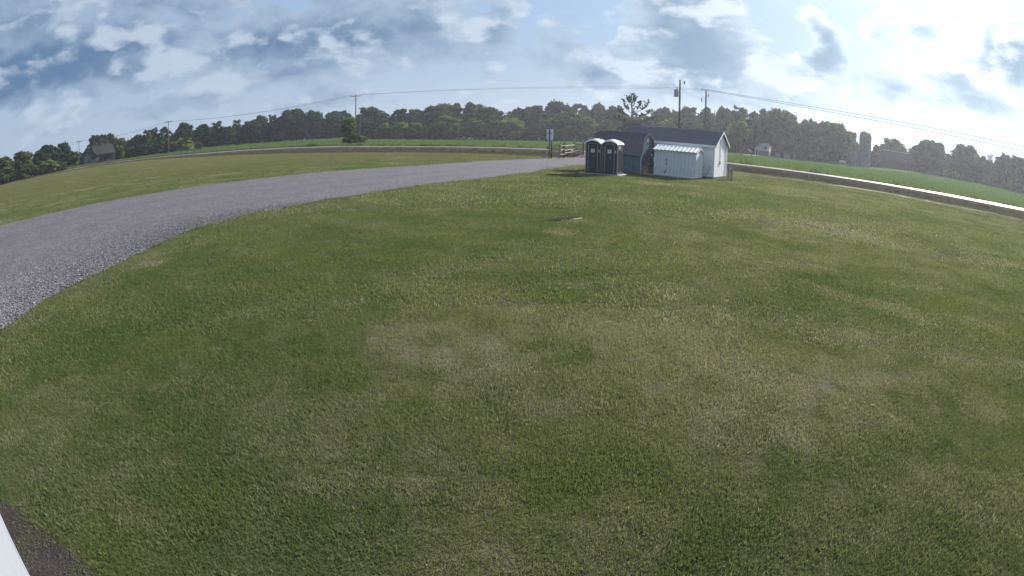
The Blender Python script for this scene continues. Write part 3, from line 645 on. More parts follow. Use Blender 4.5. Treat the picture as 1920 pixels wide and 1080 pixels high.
def toilet(x0, label):
    Wd, Dp, Hc = 1.14, 1.2, 2.02
    c, s = math.cos(SZ), math.sin(SZ)
    t = empty('portable_toilet', (4.75+c*x0, 38.68+s*x0, .075), SZ, label, 'portable toilet', 'portable toilets')
    MB().box(.02, Wd-.02, .03, Dp, 0, .10).build('skid', M_navy2, t, bevel=.01)
    b = MB().box(.03, Wd-.03, .05, Dp-.02, .10, Hc)
    arch = [(.03+(Wd-.06)*k/12, Hc+.20*math.sin(math.pi*k/12)) for k in range(13)]
    b.prism([(x, .052, z) for x, z in arch], (0, .05, 0)); b.prism([(x, Dp-.07, z) for x, z in arch], (0, .05, 0))
    for k in range(9): b.box(Wd-.03, Wd-.012, .14+k*.115, .2+k*.115, .2, 1.62); b.box(.012, .03, .14+k*.115, .2+k*.115, .2, 1.62)
    b.build('body', M_navy, t, bevel=.006)
    # arched white roof
    r = MB(); n = 14; rows = [(-.09, -.035), (.02, .02), (Dp-.02, .02), (Dp+.06, -.03)]; P = []
    for y, dz in rows:
        for k in range(n+1):
            u = k/n; P.append((-.035+(Wd+.07)*u, y, Hc+.015+dz+.27*math.sin(math.pi*u)**.8))
    for y, dz in rows:
        for k in range(n+1):
            u = k/n; P.append((-.035+(Wd+.07)*u, y, Hc-.045+dz+.25*math.sin(math.pi*u)**.8))
    m_ = n+1; F = []
    for j in range(3):
        for k in range(n):
            F.append((j*m_+k, j*m_+k+1, (j+1)*m_+k+1, (j+1)*m_+k)); F.append((4*m_+j*m_+k, 4*m_+(j+1)*m_+k, 4*m_+(j+1)*m_+k+1, 4*m_+j*m_+k+1))
    for k in range(n): F.append((k, 4*m_+k, 4*m_+k+1, k+1)); F.append((3*m_+k, 3*m_+k+1, 7*m_+k+1, 7*m_+k))
    for j in range(3): F.append((j*m_, (j+1)*m_, 4*m_+(j+1)*m_, 4*m_+j*m_)); F.append((j*m_+n, 4*m_+j*m_+n, 4*m_+(j+1)*m_+n, (j+1)*m_+n))
    rf = r.add(P, F).build('roof', M_white, t, smooth=False)
    rb = MB()
    for u in (.25, .5, .75):
        z = Hc+.03+.27*math.sin(math.pi*u)**.8; x = -.035+(Wd+.07)*u; rb.box(x-.03, x+.03, .06, Dp-.06, z-.01, z+.022)
    rb.build('roof_rib', M_white, rf, bevel=.006)
    # door with arched top
    def arc(x0, x1, z0, z1, rr, y): return [(x0, y, z0), (x1, y, z0), (x1, y, z1-rr)]+[(x1-rr+rr*math.cos(a), y, z1-rr+rr*math.sin(a)) for a in (math.pi/8, math.pi/4, 3*math.pi/8)]+[(x1-rr, y, z1), (x0+rr, y, z1)]+[(x0+rr+rr*math.cos(a), y, z1-rr+rr*math.sin(a)) for a in (5*math.pi/8, 3*math.pi/4, 7*math.pi/8)]+[(x0, y, z1-rr)]
    d = MB().prism(arc(.25, .86, .13, 2.0, .16, .05), (0, -.03, 0)).build('door', M_navy2, t)
    MB().prism(arc(.30, .81, 1.06, 1.93, .13, .02), (0, -.012, 0)).build('door_panel', M_navy, d)
    MB().prism(arc(.30, .81, .2, .98, .02, .02), (0, -.010, 0)).build('door_panel', M_navy, d)
    MB().box(.42, .68, -.002, .010, 1.40, 1.64).build('notice', M_plate, d)
    MB().box(.46, .64, -.006, -.002, 1.56, 1.58).box(.46, .61, -.006, -.002, 1.51, 1.525).box(.46, .64, -.006, -.002, 1.46, 1.475).build('notice_lines', M_ink, d)
    MB().box(.54, .70, -.01, .01, 1.12, 1.15).build('handle', M_steel, d)
    p = arc(.225, .885, .13, 2.03, .18, .022); MB().tube(p[:1][::-1]+p[:0:-1], .016, 6).build('door_frame', M_trim, t)
    MB().box(.95, 1.0, .03, .05, 1.42, 1.60).build('latch_plate', M_plate, t, bevel=.004)
    for x in (.025, Wd-.045): MB().box(x, x+.022, .03, .052, .10, Hc+.0).build('corner_trim', M_trim, t)
    for y, z in ((.18, 1.84), (.22, 1.73)): MB().box(Wd-.03, Wd-.002, y, .62, z, z+.035).build('side_vent', M_plate, t)
    MB().tube([(Wd*.75, Dp-.18, .4), (Wd*.75, Dp-.18, Hc+.24)], .05, 10).build('vent_pipe', M_navy2, t)
    return t
toilet(0.0, 'portable toilet nearer the driveway, farther from the blue shed')
toilet(1.19, 'portable toilet nearer the blue shed, with white slots on its side')

# blue gambrel shed: local x runs along the gable, local y along the side wall to the back
g = empty('barn_shed', (9.08, 40.69, .07), .95, 'small blue gambrel-roofed barn shed beside the portable toilets', 'shed')
Wg, Lg, he, hk, hr, ik = 2.35, 3.9, 1.27, 2.45, 2.88, .34
gp_ = [(0, 0), (Wg, 0), (Wg, he), (Wg-ik, hk), (Wg/2, hr), (ik, hk), (0, he)]
MB().prism([(x, 0, z) for x, z in gp_], (0, Lg, 0)).build('wall', M_blue, g)
bt = MB()
for k in range(1, 12):
    x = Wg*k/12; top = he+(hk-he)*min(1, min(x, Wg-x)/ik) if min(x, Wg-x) < ik else hk+(hr-hk)*(min(x, Wg-x)-ik)/(Wg/2-ik); bt.box(x-.015, x+.015, -.014, .0, .02, top-.03)
for k in range(1, 20): y = Lg*k/20; bt.box(-.014, 0, y-.015, y+.015, .02, he-.02)
bt.build('batten', M_blue, g)
ov = .12
def slab_(a, b, th):
    (x0, z0), (x1, z1) = a, b; dx, dz = x1-x0, z1-z0; l = math.hypot(dx, dz); nx, nz = -dz/l*th, dx/l*th
    if nz < 0: nx, nz = -nx, -nz
    return [(x0, -ov, z0), (x1, -ov, z1), (x1+nx, -ov, z1+nz), (x0+nx, -ov, z0+nz)]
rfm = MB()
lo = (-.10, he-.28)
rfm.prism(slab_((-.10, he-.05), (ik-.03, hk+.01), .05), (0, Lg+2*ov, 0)).prism(slab_((ik-.06, hk-.01), (Wg/2, hr+.02), .05), (0, Lg+2*ov, 0))
rfm.prism(slab_((Wg+.10, he-.05), (Wg-ik+.03, hk+.01), .05), (0, Lg+2*ov, 0)).prism(slab_((Wg-ik+.06, hk-.01), (Wg/2, hr+.02), .05), (0, Lg+2*ov, 0))
rfo = rfm.build('roof', M_shing, g)
sh = MB()
for i in range(9):
    t0 = (i+.5)/9; x = -.10+(ik+.07)*t0; z = he-.05+(hk+.06-he)*t0; sh.box(x-.062, x-.03, -ov, Lg+ov, z-.01, z+.012)
for i in range(7):
    t0 = (i+.5)/7; x = ik-.06+(Wg/2-ik+.06)*t0; z = hk-.01+(hr+.03-hk)*t0; sh.box(x-.07, x-.02, -ov, Lg+ov, z+.03, z+.068)
sh.build('shingle_course', M_shing, rfo)
for x in (-.03, Wg-.07): MB().box(x, x+.10, -.03, .03, .02, he-.04).build('corner_trim', M_bluetrim, g)
MB().box(Wg/2-.10, Wg/2+.10, -.03, .01, hk-.15, hk+.10).build('gable_vent', M_plate, g, bevel=.008)

# white shed with corrugated metal roof, vertical planks
m = empty('plank_shed', (9.98, 40.36, .0), -.62, 'low white plank shed with bright corrugated metal roof', 'shed')
Wm, Dm, h1, h2 = 3.19, 1.67, 1.93, 2.22
MB().prism([(.012, .02, .07), (.012, Dm-.02, .07), (.012, Dm-.02, h1-.02), (.012, Dm/2, h2-.04), (.012, .02, h1-.02)], (Wm-.024, 0, 0)).build('wall', M_plank, m)
npk = 12; pw = Wm/npk; pk_me = None
for k in range(npk):
    if pk_me is None:
        o = MB().box(.002, pw-.004, -.012, .02, .075, h1-.015).build('wall_plank', M_plank, m, bevel=.003); pk_me = o.data
    else: o = link('wall_plank', pk_me, None, m)
    o.location = (k*pw, rng.uniform(-.003, .003), rng.uniform(-.008, .002))
sp_me = None
for k in range(6):
    y0, y1 = Dm*k/6+.004, Dm*(k+1)/6-.004; za, zb = h1+(h2-h1)*(1-abs(y0-Dm/2)/(Dm/2)), h1+(h2-h1)*(1-abs(y1-Dm/2)/(Dm/2))
    MB().prism([(Wm-.012, y0, .075), (Wm-.012, y1, .075), (Wm-.012, y1, zb-.05), (Wm-.012, y0, za-.05)], (.024, 0, 0)).build('wall_plank', M_plank, m)
def ribbed(y0, z0, y1, z1, x0, x1, ribs):
    P = []; n = ribs*6+1
    for y, z in ((y0, z0), (y1, z1)):
        for k in range(n):
            ph = k % 6; up = (0, .028, .028, 0, 0, 0)[ph] if k < n-1 else 0; P.append((x0+(x1-x0)*k/(n-1), y, z+up))
    P += [(x, y, z-.012) for x, y, z in P]; F = []
    for k in range(n-1): F += [(k, k+1, n+k+1, n+k), (2*n+k, 3*n+k, 3*n+k+1, 2*n+k+1), (k, 2*n+k, 2*n+k+1, k+1), (n+k, n+k+1, 3*n+k+1, 3*n+k)]
    F += [(0, n, 3*n, 2*n), (n-1, 3*n-1, 4*n-1, 2*n-1)]
    return MB().add(P, F)
sl_ = (h2-h1)/(Dm/2)
ribbed(-.16, h1-.16*sl_+.01, Dm/2-.01, h2+.012, -.10, Wm+.10, 11).build('roof_sheet', M_metal, m)
ribbed(Dm+.14, h1-.14*sl_+.01, Dm/2+.01, h2+.012, -.10, Wm+.10, 11).build('roof_sheet', M_metal, m)
MB().prism([(-.11, Dm/2-.12, h2-.01), (-.11, Dm/2, h2+.055), (-.11, Dm/2+.12, h2-.01), (-.11, Dm/2, h2+.035)], (Wm+.22, 0, 0)).build('ridge_cap', M_metal, m)
for y in (-.12, Dm+.12): MB().bar((Wm+.08, y, h1-.10), (Wm+.08, Dm/2, h2-.03), .03, .10).build('barge_board', M_sidetrim, m)
hz = MB().box(.93, .98, -.035, -.012, 1.06, 1.30).build('door_hinge', M_dark, m)
MB().box(.92, .99, -.035, -.012, .83, .97).build('door_latch', M_dark, m); MB().bar((.96, -.026, .50), (.84, -.026, .22), .02, .06).build('door_latch', M_dark, m)
MB().box(Wm+.012, Wm+.03, .5, .58, .60, .68).build('knot_hole', M_dark, m); 

# long white shed: local origin at the front right corner, runs towards -x
w = empty('gable_shed', (14.56, 40.2, .12), -.61, 'long white shed with dark shingle roof and sunlit lapped gable end', 'shed')
Lw, Ww, hw, hp = 7.5, 3.9, 2.42, 3.42
MB().prism([(-.03, .03, 0), (-.03, Ww-.03, 0), (-.03, Ww-.03, hw-.02), (-.03, Ww/2, hp-.06), (-.03, .03, hw-.02)], (-Lw, 0, 0)).build('wall', M_siding, w)
nb = 17
for k in range(nb):                        # lapped boards of the gable end, each tipped out at its foot
    z0 = .02+k*.197; z1 = z0+.205
    def half(z): return Ww/2-.02 if z < hw else max(.02, (Ww/2-.02)*(hp-.02-z)/(hp-hw))
    a, b_ = half(z0), half(z1-.01)
    if a < .1: break
    MB().add([(-.03, Ww/2-a, z0), (-.03, Ww/2+a, z0), (.022, Ww/2+a, z0), (.022, Ww/2-a, z0), (-.03, Ww/2-b_, z1), (-.03, Ww/2+b_, z1), (.002, Ww/2+b_, z1), (.002, Ww/2-b_, z1)],
             [(3,2,1,0),(4,5,6,7),(0,1,5,4),(1,2,6,5),(2,3,7,6),(3,0,4,7)]).build('siding_board', M_siding, w)
fb_me = None
for k in range(12):                       # front wall boards
    z0 = .02+k*.197
    o = MB().add([(-Lw, .03, 0), (0, .03, 0), (0, -.018, 0), (-Lw, -.018, 0), (-Lw, .03, .205), (0, .03, .205), (0, .0, .205), (-Lw, .0, .205)],
                 [(3,2,1,0),(4,5,6,7),(0,1,5,4),(1,2,6,5),(2,3,7,6),(3,0,4,7)]).build('siding_board', M_siding, w) if fb_me is None else link('siding_board', fb_me, None, w)
    fb_me = o.data; o.location = (-.035, 0, z0)
for y in (-.035, Ww-.06): MB().box(-.06, .035, y, y+.09, 0, hw-.05).build('corner_trim', M_sidetrim, w)
ovx, ovy = .18, .2; sl2 = (hp-hw)/(Ww/2)
rr = MB()
for sgn_ in (0, 1):
    y0 = -ovy if sgn_ == 0 else Ww+ovy; z0 = hw-ovy*sl2+.02
    P = [(ovx, y0, z0), (ovx, Ww/2, hp+.02), (ovx, Ww/2, hp+.08), (ovx, y0, z0+.06)]; rr.prism(P, (-Lw-2*ovx, 0, 0))
ro = rr.build('roof', M_shing2, w)
sc_ = MB()
for i in range(12):
    t0 = (i+.4)/12; y = -ovy+(Ww/2+ovy)*t0; z = hw-ovy*sl2+.08+(hp+.08-hw+ovy*sl2-.08+.0)*t0; sc_.box(-Lw-ovx, ovx, y-.075, y-.02, z-.03, z+.012)
sc_.build('shingle_course', M_shing2, ro)
for y0 in (-ovy, Ww+ovy): MB().bar((ovx+.015, y0, hw-ovy*sl2+.01), (ovx+.015, Ww/2, hp+.02), .03, .13).build('barge_board', M_sidetrim, w)
MB().box(-Lw-ovx, ovx, -ovy-.03, -ovy, hw-ovy*sl2-.12, hw-ovy*sl2+.05).build('fascia', M_sidetrim, w)
MB().tube([(.045, 1.6, 2.95), (.045, 1.6, 1.15)], .018, 8).build('conduit', M_steel, w)
MB().tube([(.05, 3.35, 2.6), (.05, 3.35, .08)], .022, 8).build('downpipe', M_steel, w)
MB().box(.03, .09, 1.5, 1.72, .95, 1.15).build('meter_box', M_steel, w, bevel=.006)
MB().box(-Lw, .0, .1, Ww-.1, -.14, -.02).build('skid', M_wood, w)

# clutter between the blue shed and the plank shed
def crate(loc, rz, sx, sy, sz, label, mat):
    t = empty('crate', loc, rz, label, 'crate', 'crates between the sheds')
    MB().box(.02, sx-.02, .02, sy-.02, .02, sz-.03).build('liner', M_wood, t)
    n = 4
    for k in range(n):
        z0 = sz*k/n+.008; z1 = sz*(k+1)/n-.012
        MB().box(0, sx, -.012, .02, z0, z1).build('slat', mat, t); MB().box(-.012, .02, .021, sy, z0, z1).build('slat', mat, t); MB().box(sx-.02, sx+.012, .021, sy, z0, z1).build('slat', mat, t)
    for x in (-.014, sx-.05): MB().box(x, x+.064, -.03, -.012, 0, sz).build('corner_post', mat, t)
    return t
def loc62(x, y, z=.07):
    c, s = math.cos(-.62), math.sin(-.62); return (9.98+c*x-s*y, 40.36+s*x+c*y, z)
crate(loc62(-1.02, .12), -.62, .50, .5, .52, 'weathered grey crate against the corner of the blue shed', M_wood2)
crate(loc62(-.48, .16), -.62, .44, .5, .47, 'weathered brown crate right beside the white plank shed', M_wood)
bp_ = empty('board_stack', loc62(-.92, .22, .60), -.62, 'short stack of grey boards lying on the crates', 'boards')
for k in range(5): MB().box(rng.uniform(-.04, .04), .70+rng.uniform(-.08, .06), rng.uniform(-.03, .03), .34, k*.062, k*.062+.052).build('board', M_wood2 if k % 2 else M_wood, bp_)
gc = empty('fuel_can', loc62(-.52, .26, .92), -.5, 'red can standing on the boards between the sheds', 'can')
MB().box(0, .24, 0, .16, 0, .27).build('body', M_red, gc, bevel=.03); MB().tube([(.05, .08, .26), (.03, .08, .36), (-.06, .08, .42)], .02, 8).build('spout', M_dark, gc); MB().tube([(.10, .08, .27), (.12, .08, .33), (.2, .08, .33), (.22, .08, .27)], .014, 6).build('handle', M_red, gc)
ht = empty('hand_truck', loc62(-.16, .12, .07), -.62, 'black upright hand truck with white grip beside the plank shed', 'hand truck')
MB().tube([(0, 0, .1), (0, .03, 1.35)], .02, 8).tube([(-.16, .02, .1), (-.16, .05, 1.3)], .02, 8).build('frame', M_dark, ht)
for z in (.3, .6, .9, 1.15): MB().box(-.16, 0, .01, .05, z, z+.035).build('cross_bar', M_dark, ht)
MB().tube([(-.16, .05, 1.3), (-.12, .0, 1.38), (0, -.02, 1.38)], .03, 8).build('grip', M_white, ht)
for x in (-.2, .03): MB().lathe([(.0, -.02), (.09, -.02), (.10, 0), (.09, .02), (.0, .02)], 14).build('wheel', M_dark, ht).matrix_local = Matrix.Translation((x, .08, .1)) @ Matrix.Rotation(math.pi/2, 4, 'Y')
MB().box(-.2, .04, -.18, 0, .0, .02).build('toe_plate', M_dark, ht)
# bent metal frame leaning on the white shed
c61, s61 = math.cos(-.61), math.sin(-.61)
fr_ = empty('metal_rack', (14.56+c61*(-.95)-s61*(-.14), 40.2+s61*(-.95)+c61*(-.14), .02), -.61, 'bare metal rack with two slanted bars leaning on the long white shed', 'rack')
for x in (0, .48):
    MB().tube([(x-.06, -.05, 0), (x+.02, 0, .35), (x+.22, .07, .92)], .018, 6).build('upright', M_steel, fr_)
    MB().tube([(x-.06, -.05, .0), (x+.18, -.20, .02)], .018, 6).build('foot', M_steel, fr_)
MB().tube([(.02, 0, .35), (.50, 0, .35)], .014, 6).build('cross_bar', M_steel, fr_); MB().tube([(-.04, -.04, .1), (.44, -.04, .1)], .014, 6).build('cross_bar', M_steel, fr_)
# meter pedestal: two posts carrying boxes
mp_ = flat(1368, 338.5); mp = empty('meter_post', mp_, -.3, 'short grey post stand with boxes at the corner of the white shed', 'post stand')
M_grey = paint('grey_post', (.24, .23, .23), .8, .15, 6, bump=.003)
for x in (-.14, .10): MB().box(x-.045, x+.045, -.045, .045, -.1, 1.12 if x < 0 else 1.16).build('post', M_grey, mp, bevel=.006)
MB().box(-.19, .15, -.07, -.047, .62, 1.08).build('back_board', M_wood2, mp); MB().box(-.10, .08, -.16, -.072, .72, 1.02).build('meter_box', M_steel, mp, bevel=.01); MB().tube([(-.01, -.115, .72), (-.01, -.115, .3), (-.01, -.03, .0)], .02, 6).build('conduit', M_steel, mp)
MB().lathe([(.0, -.03), (.06, -.03), (.06, .03), (.0, .03)], 14).build('dial', M_plate, mp).matrix_local = Matrix.Translation((-.01, -.175, .92)) @ Matrix.Rotation(math.pi/2, 4, 'X')
MB().box(.20, .24, -.02, .02, -.1, 1.05).build('post', M_steel, mp)

# sunken valve-box lid in the lawn
hp0, hp1 = flat(1030, 417), flat(1102, 408); ang = math.atan2(hp1[1]-hp0[1], hp1[0]-hp0[0])
lid = empty('turf_scar', (*((hp0+hp1)/2)[:2], 0), ang, 'thin dark scar with a pale board edge in the mid lawn', 'scar')
MB().box(.15, .60, -.07, .05, -.05, .018).build('board', M_wood2, lid, bevel=.01); MB().box(-.66, .62, .055, .34, -.02, .016).build('soil_gap', M_soil, lid)
for k in range(6): q_ = rng.uniform(.3, .8); MB().lathe([(0, -.02), (.06*q_, -.01), (.045*q_, .03*q_), (0, .04*q_)], 7, (rng.uniform(-.6, .55), rng.uniform(.1, .3), .014)).build('clod', M_clod, lid)

# camera's own building: white ribbed wall at the picture's lower left
ang = math.atan2(wdir[1], wdir[0])
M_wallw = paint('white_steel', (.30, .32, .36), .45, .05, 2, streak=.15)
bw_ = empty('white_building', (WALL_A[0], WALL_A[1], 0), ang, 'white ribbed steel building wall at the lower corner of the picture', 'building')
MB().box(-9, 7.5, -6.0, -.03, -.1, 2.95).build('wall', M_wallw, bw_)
rib_me = None
for k in range(-8, 7):
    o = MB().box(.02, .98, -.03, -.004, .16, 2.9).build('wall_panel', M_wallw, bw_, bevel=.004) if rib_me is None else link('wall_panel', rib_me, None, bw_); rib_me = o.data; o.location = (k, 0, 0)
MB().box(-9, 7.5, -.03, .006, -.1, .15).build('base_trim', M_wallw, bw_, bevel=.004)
MB().prism([(-9.2, -6.2, 2.95), (-9.2, .02, 2.95), (-9.2, .02, 3.0), (-9.2, -3, 3.9), (-9.2, -6.2, 3.0)], (16.9, 0, 0)).build('roof', M_steel, bw_)

# ------------------------------------------------------------------ sign, rail fence, stakes
M_post = paint('dark_post', (.045, .035, .035), .85, .2, 6, stretch=(1, 1, .3))
M_rail = paint('sunbleached_rail', (.25, .22, .18), .8, .15, 5, stretch=(.3, 1, 1))
def gpos(px, py): 
    p = hit(px, py); return p
sp = gpos(1029.5, 297.3)
sg = empty('signboard', sp, -.2, 'tall white sign panel on a dark post by the driveway entrance', 'sign')
MB().box(-.05, .05, -.05, .05, -.3, 3.12).build('post', M_post, sg); MB().box(.20, .29, -.04, .05, -.3, 1.85).build('post', M_post, sg)
MB().prism([(-.27, .06, 1.95), (.31, .06, 1.95), (.35, .06, 2.2), (.35, .06, 3.08), (-.31, .06, 3.08), (-.31, .06, 2.2)], (0, .03, 0)).build('panel', M_plate, sg)
MB().box(-.22, .26, .06, .085, 1.45, 1.9).build('lower_panel', M_plate, sg); MB().box(-.30, .34, .052, .06, 2.6, 2.64).build('brace', M_post, sg)
def fence(posts, rails, label, ph):
    P = [gpos(px, py) for px, py in posts]; t = empty('rail_fence', P[0], 0, label, 'fence', 'rail fences at the driveway entrance'); o0 = P[0]
    for i, p in enumerate(P):
        q = p-o0; hgt = ph*(1+rng.uniform(-.08, .08)); MB().tube([(q[0], q[1], q[2]-.3), (q[0]+.01, q[1], q[2]+hgt)], [.085, .075], 7).build('post', M_rail if i in LIGHT_POSTS else M_post, t)
    for i in range(len(P)-1):
        for z in rails:
            a = P[i]-o0; b = P[i+1]-o0; dv = (b-a)/np.linalg.norm(b-a); nn = np.array([dv[1], -dv[0], 0])*.09
            MB().bar(a+nn-dv*.1+np.array([0, 0, z+rng.uniform(-.03, .03)]), b+nn+dv*.1+np.array([0, 0, z+rng.uniform(-.03, .03)]), .05, .10).build('rail', M_rail, t)
    return t
LIGHT_POSTS = (1,)
fence([(1033.5, 297.2), (1048.5, 297.3), (1056, 296.5)], (.45, .95, 1.38), 'short run of rail fence next to the white sign', 1.6)
LIGHT_POSTS = ()
fence([(1057.5, 296), (1076, 292.8), (1093, 291.5), (1106, 290.5)], (.55, .85, 1.32), 'rail fence run that ends behind the portable toilets', 1.6)
for px, py, h, lb in ((1021.5, 296.5, .62, 'thin wooden stake left of the white sign'), (1018, 296, .45, 'shorter thin stake in the grass left of the white sign')):
    p = gpos(px, py); t = empty('stake', p, 0, lb, 'stake'); MB().box(-.04, .04, -.03, .03, -.2, h).build('shaft', M_wood, t); MB().prism([(-.05, -.03, h), (.05, -.03, h), (0, -.03, h+.08)], (0, .06, 0)).build('tip', M_wood2, t)
p = gpos(1066, 291); tb = empty('bin', p+np.array([0, 0, .35]), 0, 'small dark round bin behind the lower fence rail', 'bin'); MB().lathe([(.0, -.35), (.24, -.35), (.30, .35), (.27, .36), (.0, .36)], 14).build('body', M_dark, tb); MB().lathe([(0, .36), (.31, .36), (.31, .40), (.1, .46), (0, .46)], 14).build('lid', M_dark, tb)
# ------------------------------------------------------------------ utility poles and wires
M_pole = paint('pole_wood', (.16, .145, .13), .9, .2, 3, stretch=(1, 1, .2), bump=.005)
M_wire = paint('wire', (.05, .05, .055), .6, .05, 3)
M_ins = paint('insulator', (.16, .17, .19), .3, .1, 8)
POLES = {}
def pole(key, px, D, ytop, label, rad=.14, arm=0.0, armdir=None, transformer=False, cluster=False, base=None):
    a = at(px, 300, D); x, y = a[0], a[1]; gz = tz(x, y); top = at(px, ytop, D)[2]; H = top-gz
    t = empty('utility_pole', (x, y, gz), 0, label, 'utility pole', 'utility poles')
    MB().tube([(0, 0, -.5), (0, 0, H*.5), (0, 0, H)], [rad, rad*.85, rad*.66], 10).build('shaft', M_pole, t, smooth=True)
    d = np.array(armdir if armdir is not None else (1.0, 0.0)); d = d/np.linalg.norm(d); tips = [(0, 0, H+.12)]
    if arm:
        am = MB().bar((-d[0]*arm, -d[1]*arm, H-.45), (d[0]*arm, d[1]*arm, H-.45), .12, .13).build('cross_arm', M_pole, t)
        for s_ in (-.92, -.35, .92):
            MB().lathe([(.02, 0), (.05, .04), (.03, .1), (.05, .14), (.02, .2)], 8, (d[0]*arm*s_, d[1]*arm*s_, H-.38)).build('insulator', M_ins, am)
        tips = [(d[0]*arm*s_, d[1]*arm*s_, H-.18) for s_ in (-.92, .92)]+[(0, 0, H+.05)]
        for s_ in (-1, 1): MB().bar((0, 0, H-1.15), (d[0]*arm*.55*s_, d[1]*arm*.55*s_, H-.5), .04, .04).build('arm_brace', M_steel, t)
    if transformer:
        MB().lathe([(0, 0), (.27, 0), (.29, .05), (.29, .82), (.24, .93), (0, .96)], 14, (-.50, -.1, H-2.2)).build('transformer', M_steel, t, smooth=False)
        MB().lathe([(.03, 0), (.07, .05), (.04, .12), (.07, .18), (.03, .36)], 8, (-.42, -.1, H-1.26)).build('bushing', M_ins, t)
        for zz in (1.6, 2.0): MB().bar((-.3, -.1, H-zz), (0, 0, H-zz), .08, .08).build('bracket', M_steel, t)
        MB().bar((0, 0, H-.75), (.55, 0, H-.15), .05, .05).build('arm_brace', M_steel, t); MB().lathe([(.03, -.3), (.09, -.24), (.05, -.15), (.09, -.06), (.05, .03), (.09, .12), (.03, .2)], 8, (.6, 0, H-.25)).build('cutout', M_dark, t)
    if cluster:
        MB().bar((-.95, .1, H+.12), (.0, 0, H-.02), .07, .07).build('bracket', M_steel, t)
        MB().lathe([(.03, -.28), (.09, -.2), (.05, -.1), (.09, 0), (.05, .1), (.09, .18), (.03, .25)], 8, (-.72, 0, H-1.6)).build('cutout', M_dark, t); MB().bar((-.72, 0, H-1.85), (0, 0, H-1.95), .05, .05).build('bracket', M_steel, t)
        MB().lathe([(.03, -.3), (.11, -.2), (.07, 0), (.11, .2), (.03, .3)], 8, (.42, 0, H-.75)).build('arrester', M_ins, t); MB().bar((.42, 0, H-.75), (0, 0, H-.75), .05, .05).build('bracket', M_steel, t)
        tips = [(-.9, .1, H+.2), (.12, 0, H+.02), (0.05, 0, H-.6)]
    POLES[key] = [(x+a_, y+b_, gz+c_) for a_, b_, c_ in tips]; return t
pd = (.42, .9)
pole('C', 149, 205, 263, 'utility pole beside the dark house, leftmost of the row', .15, 1.25, (.9, .4))
pole('B', 317, 172, 226, 'utility pole rising from the bushes by the wire fence', .15, 1.25, (.9, .3))
pole('A', 667, 128, 176.5, 'utility pole with cross-arm above the roadside bush', .16, 1.1, (1, .25))
pole('A2', 675, 131, 211, 'thin shorter pole just right of the cross-arm pole by the bush', .11)
pole('T', 1271, 72, 149.5, 'tall utility pole with grey transformer behind the sheds', .165, transformer=True)
pole('E', 1320, 92, 169, 'utility pole behind the white shed where the wires turn away', .18, cluster=True)
pole('F', 1337, 150, 206, 'thin far pole right behind the wires pole, against the trees', .13)
pole('G', 1409, 118, 232, 'thin grey pole standing before the far white farmhouse', .11)
def wire(a, b, sag, label, rad=.022, n=24):
    a = np.array(a); b = np.array(b); P = [a+(b-a)*t-np.array([0, 0, sag*4*t*(1-t)]) for t in np.linspace(0, 1, n)]
    o = MB().tube([p-a for p in P], rad, 4).build('power_line', M_wire); o.location = tuple(a); return tag(o, label, 'wire', 'power lines')
for i, nm in ((0, 'near'), (1, 'far')):
    wire(POLES['A'][i], POLES['B'][i], 1.6, 'wire from the bush pole to the pole by the wire fence, %s side' % nm, .019)
    wire(POLES['B'][i], POLES['C'][i], 1.2, 'wire from the pole by the wire fence to the house pole, %s side' % nm, .019)
    wire(POLES['A'][i+0], POLES['E'][i], .55, 'long level wire over the trees, %s of two' % ('upper' if i == 0 else 'lower'), .014)
Cl = np.array(POLES['C'][0]); wire(Cl, Cl+np.array([-62, -28, -2.5]), 1.2, 'wire running off past the left edge from the house pole', .019)
ext = [at(1990, 290, 74), at(1990, 299.5, 74)]
wire(POLES['E'][0], ext[0], .95, 'upper wire sweeping down to the right edge of the picture', .024, 40)
wire(POLES['E'][1], ext[1], .95, 'lower wire sweeping down to the right edge of the picture', .024, 40)
wire(POLES['T'][0], POLES['E'][0], .25, 'short wire between the transformer pole and the next pole', .014)
wire(at(1650, 277, 176), at(1985, 352, 120), .6, 'faint low wire over the right-hand trees', .02, 30)

# ------------------------------------------------------------------ trees
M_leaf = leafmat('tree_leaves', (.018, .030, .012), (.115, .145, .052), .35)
M_bark = paint('bark', (.075, .06, .05), .95, .25, 5, stretch=(1, 1, .25), bump=.02, bscale=8)
M_needle = leafmat('needles', (.018, .034, .014), (.05, .068, .028), .15)
def quads(C, Nrm, size, r):
    n = len(C); t = r.normal(size=(n, 3)); u = np.cross(Nrm, t); u /= np.linalg.norm(u, axis=1)[:, None]+1e-9; v = np.cross(Nrm, u); s = size[:, None]
    asp = r.uniform(.6, 1.0, n)[:, None]
    P = np.stack([C-u*s-v*s*asp, C+u*s-v*s*asp*.6, C+u*s*.8+v*s*asp, C-u*s*.7+v*s*asp], 1).reshape(-1, 3)
    return P, np.arange(n*4).reshape(-1, 4)
def set_tone(me, vals, k):
    a = me.attributes.new('tone', 'FLOAT', 'POINT'); a.data.foreach_set('value', np.repeat(vals, k).astype(np.float32))
